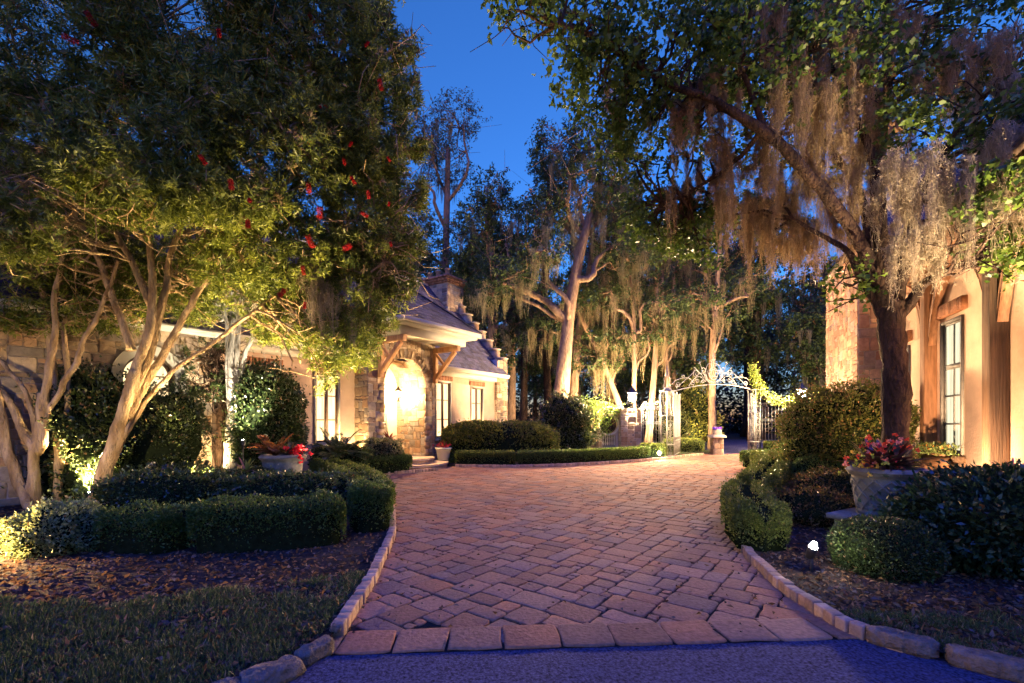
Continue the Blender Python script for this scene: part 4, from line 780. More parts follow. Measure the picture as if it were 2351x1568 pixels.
shrub('speckled_shrub', 'speckled variegated shrub beside the porch under a dark red bromeliad', 'shrub', (-3.55, 12.5, .5), (.55, .5, .45), rg, (.055, .03), 1500, lambda n, r: greens(n, r, (.08, .1, .03), (.36, .34, .17), .1), (.9, .9), .15)
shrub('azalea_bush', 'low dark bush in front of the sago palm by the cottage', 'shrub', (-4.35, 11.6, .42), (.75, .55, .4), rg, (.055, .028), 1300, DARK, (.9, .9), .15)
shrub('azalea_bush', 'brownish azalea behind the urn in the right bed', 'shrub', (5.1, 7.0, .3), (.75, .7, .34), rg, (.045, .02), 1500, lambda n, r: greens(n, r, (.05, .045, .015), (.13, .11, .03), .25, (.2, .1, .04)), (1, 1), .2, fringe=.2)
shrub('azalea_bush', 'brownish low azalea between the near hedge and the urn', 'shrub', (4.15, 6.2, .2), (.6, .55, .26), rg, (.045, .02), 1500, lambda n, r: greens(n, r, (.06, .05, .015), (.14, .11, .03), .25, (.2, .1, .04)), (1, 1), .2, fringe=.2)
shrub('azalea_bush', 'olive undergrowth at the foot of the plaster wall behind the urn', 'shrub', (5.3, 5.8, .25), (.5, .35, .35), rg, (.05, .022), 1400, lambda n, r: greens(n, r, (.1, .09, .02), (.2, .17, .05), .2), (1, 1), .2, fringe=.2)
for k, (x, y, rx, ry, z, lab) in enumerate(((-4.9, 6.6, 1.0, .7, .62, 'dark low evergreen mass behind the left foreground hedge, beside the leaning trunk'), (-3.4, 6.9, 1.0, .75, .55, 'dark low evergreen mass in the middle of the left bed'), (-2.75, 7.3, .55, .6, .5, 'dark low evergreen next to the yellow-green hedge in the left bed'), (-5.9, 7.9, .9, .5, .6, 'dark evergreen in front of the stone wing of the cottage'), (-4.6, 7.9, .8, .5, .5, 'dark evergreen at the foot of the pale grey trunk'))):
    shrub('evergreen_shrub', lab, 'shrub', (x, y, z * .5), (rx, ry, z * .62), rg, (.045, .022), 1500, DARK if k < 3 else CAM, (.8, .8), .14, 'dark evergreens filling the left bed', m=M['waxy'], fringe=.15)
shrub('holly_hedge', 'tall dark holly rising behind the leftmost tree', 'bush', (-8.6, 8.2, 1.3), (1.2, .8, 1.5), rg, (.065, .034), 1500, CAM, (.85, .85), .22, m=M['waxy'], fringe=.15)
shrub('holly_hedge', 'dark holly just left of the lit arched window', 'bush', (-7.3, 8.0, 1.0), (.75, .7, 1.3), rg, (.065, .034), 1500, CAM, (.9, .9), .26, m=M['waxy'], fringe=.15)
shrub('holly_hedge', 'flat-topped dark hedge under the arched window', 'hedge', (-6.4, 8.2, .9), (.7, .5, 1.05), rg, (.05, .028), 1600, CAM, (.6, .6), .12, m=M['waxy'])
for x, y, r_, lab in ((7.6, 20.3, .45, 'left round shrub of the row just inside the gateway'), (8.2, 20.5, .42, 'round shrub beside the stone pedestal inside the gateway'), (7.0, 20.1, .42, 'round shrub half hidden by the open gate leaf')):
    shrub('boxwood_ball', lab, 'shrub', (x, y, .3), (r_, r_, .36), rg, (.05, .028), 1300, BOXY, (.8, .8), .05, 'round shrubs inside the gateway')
shrub('wild_shrub', 'tall yellow-lit leafy shrub seen through the gateway', 'bush', (9.9, 25.5, 1.5), (1.3, 1.0, 2.0), rg, (.16, .06), 260, lambda n, r: greens(n, r, (.08, .09, .015), (.2, .2, .04), .05), (1, 1), .3, fringe=.3)
shrub('wild_shrub', 'lower leafy shrub at the left in the gateway view', 'bush', (8.2, 23.5, .9), (.8, .8, 1.2), rg, (.14, .05), 300, lambda n, r: greens(n, r, (.05, .07, .015), (.16, .17, .04), .05), (1, 1), .3, fringe=.3)
# vines
m = MB(); P = np.concatenate([rg.normal(size=(900, 3)) * (.42, .2, .25) + (3.3, 18.6, 1.85), rg.normal(size=(500, 3)) * (.16, .12, .32) + (3.75, 18.5, 1.35), rg.normal(size=(260, 3)) * (.25, .1, .1) + (4.1, 18.6, 1.9)]); D = rg.normal(size=P.shape) + (0, -.4, .1); V, Fq, C = leaf_arrays(P, D, .09, .045, rg, greens(len(P), rg, (.08, .14, .02), (.22, .32, .06))); m.add(V, Fq, C); m.add(*[(lambda q: (q.v[0], q.f[0][0]))(q) for q in [(lambda z: (z.tube(smooth_path([(3.1, 18.6, 0), (3.2, 18.6, .9), (3.5, 18.55, 1.7), (4.1, 18.6, 1.9)], 5), .02, 5), z)[1])(MB())]][0], (.2, .14, .08))
tag(m.build('climbing_vine', M['leaf'], origin=(3.2, 18.6, 0)), 'bright green vine tumbling over the left gate wall beside the round opening', 'vine')
m = MB(); cr = smooth_path([(10.5, 19.8, .1), (10.65, 19.85, 1.8), (10.6, 19.8, 3.0), (10.45, 19.8, 3.75), (10.7, 19.75, 3.1), (11.0, 19.5, 2.45), (11.5, 19.1, 2.2), (12.1, 18.75, 2.25), (12.9, 18.3, 2.35), (13.6, 17.9, 2.3)], 30); cr = cr[40:]; m.tube(cr, .018, 5, (.2, .15, .08))
ii = rg.randint(0, len(cr), 2100); P = cr[ii] + rg.normal(size=(2100, 3)) * (.09, .09, .11); V, Fq, C = leaf_arrays(P, rg.normal(size=P.shape) + (0, -.4, 0), .085, .045, rg, greens(len(P), rg, (.1, .15, .02), (.3, .38, .08))); m.add(V, Fq, C)
tag(m.build('climbing_vine', M['leaf'], origin=(10.5, 19.8, 0)), 'leafy vine climbing the right gate column and trailing along the wall top', 'vine')
tag((lambda q: (q.prism([(12.5, 18.5), (16, 16.6), (16.1, 16.9), (12.6, 18.8)], 0, 2.1, lambda a, b, h: np.array([a, b, h])), q.build('garden_wall', M['mortar'], origin=(12.5, 18.5, 0)))[1])(MB()), 'stone garden wall behind the tall hedge right of the gate', 'wall')

# ------------------------------------------------------------------ pots and their plants
def urn(label, c, s, rg, basket=True, n=36):
    t = thing('urn_planter', label, 'planter', c); m = MB(); m.lathe([(0, 0), (.29, 0), (.3, .04), (.285, .06), (.315, .2), (.345, .44), (.35, .47), (.385, .49), (.4, .53), (.39, .56), (.36, .575), (.33, .56), (.32, .5), (0, .48)], n=n); m.v[-1] *= s; m.build('bowl', M['pot'], t, smooth=True)
    m = MB()
    if basket:                                                   # raised basket-weave bands
        for k in range(14):
            for dr in (-1, 1):
                P = []
                for q in np.linspace(0, 1, 8): a = (k + dr * q * 2.2 + (0 if dr > 0 else .5)) * 2 * math.pi / 14; r_ = .292 + q * .055 + (.006 if (int(q * 4) + k) % 2 == (dr > 0) else .0); P.append((r_ * math.cos(a), r_ * math.sin(a), .07 + q * .36))
                m.tube(np.array(P) * s, .013 * s, 4)
    else:
        for k in range(10): a = k * 2 * math.pi / 10; m.tube(np.array([(.27 * math.cos(a), .27 * math.sin(a), .1), (.31 * math.cos(a + .3), .31 * math.sin(a + .3), .28), (.34 * math.cos(a + .6), .34 * math.sin(a + .6), .44)]) * s, .012 * s, 4)
    P = [(.392 * math.cos(a), .392 * math.sin(a), .53) for a in np.linspace(0, 6.2832, 40)]; m.tube(np.array(P) * s, .016 * s, 6); m.build('weave_relief', M['pot'], t); return t
def blades(name, label, c, n, L, W, rg, cols, arch=.7, up=1., spread=1., seg=6, m_='waxy', cat='plant', zig=0, feather=0, parent=None):
    """rosette of arching strap leaves (or pinnate fronds)"""
    mb = MB(); c = np.asarray(c, float)
    for k in range(n):
        a = rg.rand() * 6.283; el = rg.uniform(.15, 1.0) ** .8; l = L * (.65 + .4 * rg.rand()); out = np.array([math.cos(a), math.sin(a), 0]); t = np.linspace(0, 1, seg)[:, None]
        P = out * t * l * spread * (1.15 - .75 * el) + np.array([0, 0, 1]) * (t * l * up * (.35 + .75 * el) - arch * l * t ** 2 * (1.05 - .55 * el)); col = np.array(cols[rg.randint(len(cols))]) * (.6 + .7 * rg.rand())
        sd = np.array([-out[1], out[0], 0]) + rg.normal(size=3) * .15
        if feather:
            T = unit(np.gradient(P, axis=0)); q = np.linspace(.12, .98, feather); B_ = np.stack([np.interp(q, t[:, 0], P[:, i]) for i in range(3)], 1); TT = np.stack([np.interp(q, t[:, 0], T[:, i]) for i in range(3)], 1)
            for s in (-1, 1):
                D = sd * s + TT * .6 + np.array([0, 0, .25]); fl = .2 * l * np.sin(q * 2.7 + .25) ** .6; V, Fq, C = leaf_arrays(B_, D, fl, W, rg, np.tile(col, (feather, 1)), .1); mb.add(V, Fq, C)
            mb.tube(P, .006, 4, col * .7)
        else:
            w = (W * np.sin(np.clip(t * 2.6 + .45, 0, math.pi)) ** .7); V = np.stack([P - sd * w / 2, P + np.array([0, 0, -1]) * w * .18, P + sd * w / 2], 1).reshape(-1, 3)
            i = np.arange(seg - 1) * 3; Fq = np.concatenate([np.stack([i, i + 1, i + 4, i + 3], 1), np.stack([i + 1, i + 2, i + 5, i + 4], 1)]); mb.add(V, Fq, col)
    if parent is not None: mb.v = [v + c for v in mb.v]; return mb.build(name, M[m_], parent)
    o = mb.build(name, M[m_]); o.location = tuple(c); return tag(o, label, cat)
def blooms(name, P, size, cols, rg, parent, pet=6):
    mb = MB(); k = np.repeat(np.arange(len(P)), pet); cc = np.array(cols)[rg.randint(0, len(cols), len(P))][k] * (.8 + .4 * rg.rand(len(k), 1)); V, Fq, C = leaf_arrays(P[k], rg.normal(size=(len(k), 3)) + (0, -.3, .4), size, size * .8, rg, cc, .2); mb.add(V, Fq, C); return mb.build(name, M['flower'], parent)
m = MB(); m.box(-.5, .5, -.42, .42, 0, .1); m.box(-.44, .44, -.36, .36, .1, .3); m.box(-.5, .5, -.42, .42, .3, .36); tag(m.build('urn_plinth', M['pot'], bevel=.015), 'square stone plinth under the basket-weave urn at right', 'plinth').location = (4.3, 5.2, -.02); bpy.data.objects['urn_plinth'].rotation_euler.z = R(30)
urn('grey basket-weave stone urn full of dark bromeliads in the right bed', (4.28, 5.2, .34), .94, rg)
uc = np.array([4.28, 5.2, .84])
bp = thing('bromeliad_plant', 'dark maroon bromeliads with red and yellow flowers in the right urn', 'plant', uc)
for q in ((0, 0, 0), (.14, .06, 0), (-.13, -.02, 0)): blades('leaves', '', q, 34, .52, .055, rg, ((.07, .025, .02), (.05, .04, .02), (.12, .03, .025), (.035, .045, .02)), .55, parent=bp)
P = np.array([-.28, -.1, .05]) + rg.normal(size=(60, 3)) * (.11, .08, .08); blooms('flowers', P, .038, ((.75, .1, .05), (.8, .55, .08), (.8, .3, .2), (.55, .6, .1)), rg, bp); blooms('flowers', np.array([-.1, -.1, .28]) + rg.normal(size=(30, 3)) * (.14, .06, .09), .04, ((.6, .08, .05), (.75, .3, .25)), rg, bp)
urn('wide pale urn of red begonias at the left under the round bush', (-4.25, 8.45, .22), 1.0, rg, False); m = MB(); m.box(-.32, .32, -.32, .32, 0, .24); tag(m.build('urn_plinth', M['pot'], bevel=.012, origin=None), 'low stone plinth under the wide left urn', 'plinth').location = (-4.25, 8.45, 0)
cr_ = thing('croton_plant', 'orange and red sago-like fronds with crimson begonias in the wide left urn', 'plant', (-4.25, 8.45, .76))
blades('fronds', '', (-.16, 0, 0), 26, .62, .02, rg, ((.28, .09, .02), (.16, .05, .02), (.1, .07, .02), (.35, .13, .03)), .5, feather=16, parent=cr_); blades('leaves', '', (.1, 0, 0), 22, .34, .08, rg, ((.1, .02, .02), (.05, .05, .02)), .5, parent=cr_)
blooms('flowers', np.array([.27, -.08, .1]) + rg.normal(size=(30, 3)) * (.1, .08, .07), .06, ((.7, .02, .04), (.8, .05, .08), (.6, .02, .02)), rg, cr_)
blades('sago_palm', 'arching green sago palm under the cottage window left of the porch', (-4.35, 11.35, .45), 48, 1.0, .02, rg, ((.05, .08, .02), (.07, .1, .03), (.12, .13, .04)), .62, feather=26, cat='palm')
blades('sago_palm', 'small dark sago palm below the right cottage windows', (-.35, 17.3, .75), 30, .85, .02, rg, ((.03, .05, .02), (.05, .07, .025)), .55, feather=22, cat='palm')
blades('bromeliad_plant', 'dark red bromeliad behind the speckled shrub at the porch', (-3.45, 12.75, .85), 34, .36, .045, rg, ((.2, .03, .02), (.12, .04, .02), (.3, .06, .04)), .5)
blades('bird_of_paradise', 'pale pink and green strap leaves in front of the wide left urn', (-4.65, 7.95, .5), 22, .42, .035, rg, ((.6, .25, .2), (.2, .28, .08), (.3, .36, .1)), .6)
fp = toW(H, 2.62, -1.0, .15); t = thing('flower_pot', 'pale round pot on the porch step right of the arch', 'flower pot', fp); m = MB(); m.lathe([(0, 0), (.17, 0), (.2, .15), (.24, .36), (.27, .37), (.275, .42), (.24, .425), (.22, .38), (0, .37)], n=24); m.build('pot', M['trim'], t, smooth=True)
cl = thing('croton_plant', 'red and yellow bromeliads in the pale pot by the arch', 'plant', fp + (0, 0, .4)); blades('leaves', '', (0, 0, 0), 46, .3, .05, rg, ((.35, .03, .04), (.3, .25, .05), (.45, .06, .05)), .45, parent=cl); blooms('flowers', rg.normal(size=(30, 3)) * (.13, .13, .03) + (0, 0, .08), .05, ((.6, .03, .06), (.7, .08, .1)), rg, cl)
t = thing('garden_pot', 'white square pot with pale ferns standing in front of the stone wing', 'flower pot', (-6.35, 8.0, .885)); m = MB(); m.lathe([(0, 0), (.13, 0), (.16, .16), (.2, .3), (.22, .31), (.22, .36), (.18, .36), (0, .32)], n=20, col=(.6, .55, .5)); m.build('pot', M['trim'], t); m = MB()
tag((lambda q: (q.box(-.19, .19, -.17, .17, 0, .83), q.build('garden_pedestal', M['trim'], bevel=.015))[1])(MB()), 'pale stone block half hidden in the left shrubs, lit bright', 'pedestal').location = (-6.3, 7.97, .05)
blades('fern_plant', 'silvery fern in the white pot before the stone wing', (-6.35, 8.0, 1.2), 30, .35, .03, rg, ((.4, .42, .3), (.5, .5, .4)), .6)
blades('flowering_plant', 'pink flowering plant at the right edge in front of the plaster wall', (5.15, 4.7, .8), 40, .3, .03, rg, ((.5, .12, .12), (.2, .2, .06), (.6, .2, .2)), .4)

# ================================================================== TREES
def poly3(L, Y): return np.array([A(p[0], p[1], p[2] if len(p) > 2 else Y) for p in L])
def limb(mb, L, Y, r0, r1, seed, n=10, rough=.12, rg=None):
    k_ = .86 if seed < 79 else 1; r0 *= k_; r1 *= k_; P = smooth_path(poly3(L, Y), 7); t = np.linspace(0, 1, len(P)); P = P + np.stack([nz(P, 2.5, seed + i) for i in range(3)], 1) * .018
    mb.tube(P, (r0 + (r1 - r0) * t) * (1 + .08 * nz(P, 3, seed)), n, rough=rough, seed=seed, cap=True); return P
def crownset(mb, blobs, per, rg, **kw):
    for i, (b, n) in enumerate(blobs):
        C = inblob(b, n, rg, seed=i); ax = unit(C - b[0]) * .6 + rg.normal(size=C.shape) * .6 + np.array([0, 0, kw.get('lift', 0)]); k2 = {q: kw[q] for q in kw if q != 'lift'}; whorls(mb, C, ax, rg, per, **k2)
BARKC = (.5, .5, .5)
# --- bottlebrush tree, near left
rg = np.random.RandomState(41)
T = thing('bottlebrush_tree', 'big leaning bottlebrush tree with red brush flowers and a bright mottled trunk at left', 'tree', A(215, 1172, 7.07) * (1, 1, 0))
org = np.array(T.location); tr = MB(); S = []
S += [limb(tr, [(208, 1196), (232, 1105), (266, 1000), (292, 920), (310, 850)], 7.07, .145, .065, 1, 14, .12)]
S += [limb(tr, [(290, 930), (312, 850), (340, 760), (352, 660), (345, 560), (330, 440), (340, 300)], 7.1, .09, .03, 2)]
S += [limb(tr, [(300, 920), (345, 800), (372, 700), (392, 600), (430, 480), (520, 330)], 7.3, .085, .025, 3)]
S += [limb(tr, [(290, 960), (350, 850), (412, 745), (465, 655), (560, 540), (660, 420), (760, 300)], 7.4, .075, .02, 4)]
S += [limb(tr, [(268, 1040), (330, 925), (400, 848), (480, 790), (560, 730), (660, 660), (760, 600)], 7.5, .05, .018, 5)]
S += [limb(tr, [(300, 800), (260, 690), (210, 560), (150, 430), (110, 300)], 7.2, .07, .025, 6)]
S += [limb(tr, [(345, 700), (300, 600), (250, 480), (260, 300), (300, 120)], 7.1, .06, .02, 7)]
S += [limb(tr, [(540, 560), (640, 520), (740, 500), (830, 520), (880, 600)], 7.5, .05, .015, 8)]
src = np.concatenate(S)
LB = [(blob(150, 110, 6.8, 260, 190, 1.3), 900), (blob(450, 90, 6.9, 260, 190, 1.3), 1000), (blob(700, 120, 7.2, 190, 170, 1.2), 900), (blob(835, 260, 7.6, 100, 190, 1.), 800), (blob(840, 480, 7.8, 100, 190, 1.), 850), (blob(600, 330, 6.9, 240, 200, 1.1), 1100), (blob(340, 330, 6.4, 230, 190, .9), 1000), (blob(80, 360, 6.3, 200, 200, .9), 800), (blob(800, 660, 8, 110, 130, .8), 650), (blob(640, 590, 7.6, 190, 110, .9), 700), (blob(330, 520, 8.3, 280, 150, .8), 800), (blob(100, 600, 8.3, 220, 150, .8), 700), (blob(870, 90, 7.6, 45, 80, .5), 140), (blob(928, 110, 7.6, 30, 26, .25), 26), (blob(945, 215, 7.6, 22, 34, .25), 30), (blob(940, 330, 7.7, 36, 26, .3), 40), (blob(952, 440, 7.8, 26, 40, .3), 46), (blob(945, 560, 7.9, 34, 30, .3), 46), (blob(920, 650, 8, 36, 40, .3), 60), (blob(860, 20, 7.5, 50, 40, .3), 60), (blob(440, 700, 8.2, 110, 45, .5), 120), (blob(640, 740, 8.1, 70, 50, .4), 90), (blob(700, 340, 7.6, 110, 110, .6), 330), (blob(640, 200, 7.8, 120, 100, .6), 260), (blob(905, 130, 7.7, 40, 70, .5), 60), (blob(780, 780, 8., 90, 70, .5), 260), (blob(740, 850, 8., 26, 50, .2), 24), (blob(40, 500, 5.7, 70, 110, .4), 160), (blob(290, 440, 6., 150, 80, .5), 300), (blob(520, 450, 6.3, 130, 70, .5), 260), (blob(300, -180, 7, 600, 150, 1.6), 500), (blob(560, 650, 8., 200, 70, .7), 260), (blob(230, 640, 7.9, 200, 80, .7), 260)]
allc = np.concatenate([inblob(b, max(6, n // 30), rg, .1, -9) for b, n in LB]); twigs(tr, src, allc, rg, .014, 5, .08, 3, .38)
trunk = tr.build('trunk', M['palebark'], T, origin=org, smooth=True)
LEAFP = lambda n, r: greens(n, r, (.06, .09, .016), (.25, .29, .04), .05, (.25, .18, .08))
LB = [(b, int(n * 2.1)) for b, n in LB]; m = MB(); crownset(m, LB, 15, rg, L=.1, W=.019, twig=.14, spread=.72, pal=LEAFP, lift=.2); m.build('crown', M['leaf'], T, origin=org)
fl = [(208, 42, 14), (160, 90, 15), (503, 75, 10), (714, 40, 10), (843, 100, 7), (745, 247, 13), (873, 193, 12), (465, 366, 11), (708, 325, 12), (530, 422, 13), (709, 430, 12), (573, 460, 10), (569, 513, 12), (734, 487, 14), (790, 371, 8), (810, 413, 9), (846, 446, 9), (836, 492, 9), (713, 556, 15), (798, 567, 14), (648, 672, 12), (805, 330, 7), (893, 468, 6), (696, 620, 10), (700, 700, 8), (897, 560, 6), (893, 365, 6)]
for i, (u, v, s) in enumerate(fl):                               # brush flowers: a bristling cylinder of stamens each
    Y = 5.2 if u < 650 else 6.4; c = A(u, v, Y) - org; ax = unit(rg.normal(size=3) * .5 + (0.2, 0, -1)); L = s * 2.0 * Y / F; n = 420; t = rg.rand(n); Pb = c + ax * (t[:, None] - .5) * L
    D = np.cross(ax, rg.normal(size=(n, 3))) + ax * .25; m = MB(); V, Fq, C = leaf_arrays(Pb, D, s * .58 * Y / F, .0035, rg, np.array((.33, .012, .01)) * (.6 + .8 * rg.rand(n, 1)), .1); m.add(V, Fq, C); m.build('brush_flower', M['flower'], T)
m = MB(); tp = np.concatenate([inblob(blob(720, 640, 7.4, 40, 60, .3), 10, rg, .1, -9), inblob(blob(520, 600, 7.6, 150, 60, .3), 6, rg, .1, -9), inblob(blob(770, 700, 7.6, 60, 60, .3), 8, rg, .1, -9)]); mossclumps(m, tp, rg.uniform(.25, .8, len(tp)), rg.uniform(.06, .12, len(tp)), rg, 60, .006); m.build('hanging_moss', M['moss'], T, origin=org)
# --- multi-stem tree at the left edge
T = thing('crape_myrtle', 'smooth pale multi-stemmed tree at the far left, forking low above the lit shrub', 'tree', A(75, 1172, 7.2) * (1, 1, 0)); org = np.array(T.location); tr = MB(); S = []
for k, (L, r0, r1) in enumerate((([(80, 1190), (82, 1110), (80, 1050), (86, 1000), (96, 960)], .105, .045), ([(84, 1046), (104, 1006), (111, 946), (140, 896), (170, 840), (200, 775), (240, 690), (270, 600)], .055, .028), ([(80, 1042), (60, 1010), (45, 975), (15, 920), (-25, 860), (-80, 780)], .065, .04), ([(100, 960), (104, 900), (112, 830), (124, 760), (130, 660), (160, 520)], .075, .035), ([(78, 1180), (30, 1080), (2, 960), (-30, 860), (-60, 760)], .085, .065), ([(86, 1040), (96, 1010), (98, 950), (100, 900)], .07, .08), ([(80, 1030), (74, 950), (56, 890), (10, 838), (-30, 790)], .045, .03), ([(122, 1185), (136, 1080), (128, 980), (126, 880), (110, 760), (90, 640)], .075, .045), ([(132, 1120), (150, 1000), (155, 850), (140, 740)], .05, .04))): S.append(limb(tr, L, 7.2 + (.25 if k > 6 else 0) - (.1 if k == 4 else 0), r0, r1, 60 + k))
src = np.concatenate(S); bl = [(blob(60, 640, 7.6, 200, 110, .8), 520), (blob(200, 560, 7.8, 150, 110, .8), 420), (blob(-90, 500, 7., 180, 260, 1.), 500), (blob(110, 730, 7.5, 130, 40, .5), 330), (blob(240, 720, 7.7, 110, 45, .5), 260), (blob(-10, 740, 7.3, 90, 50, .5), 160)]
twigs(tr, src, np.concatenate([inblob(b, 22, rg, .1, -9) for b, n in bl]), rg, .013, 5, .09, 3, .4); tr.build('trunk', M['palebark'], T, origin=org, smooth=True)
m = MB(); crownset(m, bl, 13, rg, L=.085, W=.018, twig=.14, spread=.72, pal=LEAFP); m.build('crown', M['leaf'], T, origin=org)
# --- pale grey tree by the left urn
T = thing('crape_myrtle', 'whitish grey fluted trunk lit brightly beside the wide left urn', 'tree', A(532, 1120, 9.6) * (1, 1, 0)); org = np.array(T.location); tr = MB(); S = []
for k, (L, r0, r1) in enumerate((([(530, 1125), (530, 1060), (534, 990), (540, 925)], .125, .105), ([(538, 935), (530, 850), (535, 770), (545, 700), (560, 620)], .075, .035), ([(545, 935), (552, 860), (572, 790), (610, 745), (670, 710)], .06, .02), ([(540, 930), (542, 860), (548, 780), (556, 720), (600, 640)], .06, .025), ([(533, 960), (524, 900), (522, 800), (515, 700)], .05, .03), ([(541, 935), (560, 915), (575, 905)], .04, .02))): S.append(limb(tr, L, 9.6, r0, r1, 80 + k, 9, .2))
src = np.concatenate(S); bl = [(blob(590, 690, 9.8, 110, 60, .7), 260), (blob(480, 680, 9.8, 90, 60, .7), 180)]; twigs(tr, src, np.concatenate([inblob(b, 24, rg, .1, -9) for b, n in bl]), rg, .02, 5, .14, 4, .5); tr.build('trunk', M['whitebark'], T, origin=org, smooth=True)
m = MB(); crownset(m, bl, 12, rg, L=.09, W=.025, twig=.16, pal=LEAFP); m.build('crown', M['leaf'], T, origin=org)
m = MB(); tp = inblob(blob(620, 700, 9.5, 70, 30, .4), 26, rg, .1, -9); mossclumps(m, tp, rg.uniform(.3, 1.1, len(tp)), rg.uniform(.06, .12, len(tp)), rg, 60, .009, col=(.45, .4, .33)); m.build('hanging_moss', M['moss'], T, origin=org)
T = thing('small_tree', 'small dark open-branched tree just left of the whitish trunk', 'tree', A(505, 1110, 9.9) * (1, 1, 0)); org = np.array(T.location); tr = MB(); S = []
for k, (L, r0, r1) in enumerate((([(508, 1110), (505, 1000), (512, 900), (500, 820)], .11, .05), ([(505, 960), (470, 900), (430, 860), (400, 840)], .06, .02), ([(500, 1070), (480, 990), (455, 940), (430, 900)], .04, .015), ([(500, 1040), (460, 995), (440, 985), (400, 985)], .03, .012))): S.append(limb(tr, L, 9.9, r0, r1, 90 + k, 7))
src = np.concatenate(S); bl = [(blob(450, 880, 9.7, 70, 45, .6), 240), (blob(385, 920, 9.4, 50, 45, .5), 170), (blob(400, 985, 9.2, 70, 16, .4), 90), (blob(480, 820, 9.8, 60, 40, .6), 130)]; twigs(tr, src, np.concatenate([inblob(b, 22, rg, .1, -9) for b, n in bl]), rg, .014, 4, .14, 4, .4); tr.build('trunk', M['darkbark'], T, origin=org, smooth=True)
m = MB(); crownset(m, bl, 9, rg, L=.075, W=.035, twig=.16, pal=CAM); m.build('crown', M['waxy'], T, origin=org)
# --- big tree with Spanish moss, near right
rg = np.random.RandomState(51)
T = thing('mossy_tree', 'large dark forked tree hung with long grey-brown moss in front of the right house', 'tree', A(2062, 1183, 6.8) * (1, 1, 0)); org = np.array(T.location); tr = MB(); S = []
for k, (L, r0, r1) in enumerate((([(2062, 1195, 6.8), (2058, 1080, 6.8), (2056, 960, 6.8), (2052, 840, 6.8), (2046, 740, 6.8), (2044, 690, 6.8)], .165, .15),
    ([(2040, 720, 6.8), (2000, 610, 6.8), (1930, 490, 6.7), (1840, 385, 6.6), (1745, 295, 6.5), (1650, 240, 6.4), (1540, 190, 6.3), (1420, 120, 6.2), (1290, 50, 6.)], .095, .025),
    ([(2046, 700, 6.8), (2022, 560, 6.9), (2012, 430, 7.), (2025, 300, 7.2), (2035, 150, 7.4), (2045, -60, 7.6)], .12, .05),
    ([(2035, 745, 6.8), (1985, 645, 6.9), (1945, 575, 7.), (1900, 545, 7.1), (1820, 500, 7.3)], .07, .02),
    ([(2056, 700, 6.8), (2080, 560, 6.7), (2120, 430, 6.6), (2200, 300, 6.4), (2290, 180, 6.2)], .09, .03),
    ([(2060, 730, 6.8), (2100, 680, 6.7), (2125, 650, 6.6), (2200, 615, 6.5), (2290, 560, 6.4), (2400, 520, 6.3)], .08, .025),
    ([(2060, 740, 6.8), (2092, 700, 6.85), (2118, 655, 6.9)], .06, .035),
    ([(1990, 600, 6.8), (1985, 480, 7.2), (1900, 330, 7.8), (1780, 180, 8.2)], .07, .025), ([(1745, 295, 6.5), (1700, 360, 6.9), (1620, 420, 7.4), (1520, 470, 7.8)], .04, .015), ([(1760, 305, 6.5), (1720, 200, 6.6), (1660, 100, 6.7)], .045, .02), ([(2015, 400, 7.), (1960, 250, 7.), (1880, 100, 7.1)], .06, .02))): S.append(limb(tr, L, 6.8, r0, r1, 100 + k, 12, .14))
src = np.concatenate(S)
RB = [(blob(1195, 25, 6.2, 75, 40, .5), 60), (blob(1330, 60, 6.2, 100, 80, .8), 130), (blob(1400, 180, 6.5, 115, 100, .8), 200), (blob(1540, 110, 6.6, 160, 140, 1.), 380), (blob(1740, 90, 7.2, 170, 130, 1.), 330), (blob(1980, 70, 7.4, 190, 110, 1.), 300), (blob(2250, 90, 6.8, 150, 120, 1.), 260), (blob(1480, 330, 7.2, 110, 80, .8), 170), (blob(1700, 270, 7.8, 180, 110, .9), 260), (blob(1950, 300, 8.3, 160, 120, .9), 230), (blob(1500, 500, 8.6, 100, 60, .7), 200), (blob(1640, 530, 8.6, 120, 70, .7), 200), (blob(2130, 310, 6.2, 120, 60, .5), 50), (blob(2290, 260, 6., 80, 110, .5), 90), (blob(2290, 540, 6.4, 80, 70, .5), 60), (blob(1945, 650, 7., 50, 50, .3), 24), (blob(2320, 430, 5.5, 60, 90, .4), 110), (blob(2330, 300, 5.6, 60, 60, .3), 60), (blob(2330, 560, 5.9, 50, 50, .3), 50), (blob(1880, 130, 6.4, 200, 110, .6), 200), (blob(2080, 200, 6.8, 110, 110, .6), 130), (blob(2000, -160, 7, 700, 130, 1.5), 300)]
twigs(tr, src, np.concatenate([inblob(b, max(5, n // 12), rg, .1, -9) for b, n in RB]), rg, .015, 5, .08, 2, .3); tr.build('trunk', M['darkbark'], T, origin=org, smooth=True)
SG = lambda n, r: greens(n, r, (.04, .08, .012), (.16, .24, .035), .02)
m = MB(); crownset(m, RB, 10, rg, L=.085, W=.065, twig=.4, spread=.8, pal=SG); m.build('crown', M['leaf'], T, origin=org)
def mossfield(specs, rg, **kw):
    m = MB()
    for (u, v, Y, ru, rv, ry, n, l0, l1, w0, w1, col) in specs:
        n = int(n * 2.1); tp = inblob(blob(u, v, Y, ru, rv, ry), n, rg, .05, -9); mossclumps(m, tp, l0 * .5 + (l1 - l0 * .5) * rg.rand(n) ** 1.4, w0 * .5 + (w1 - w0 * .5) * rg.rand(n) ** 1.5, rg, kw.get('per', 80), kw.get('rw', .006), col=col, hair=kw.get('hair', 1.5))
    return m
GR, BRN = (.42, .35, .24), (.37, .27, .15)
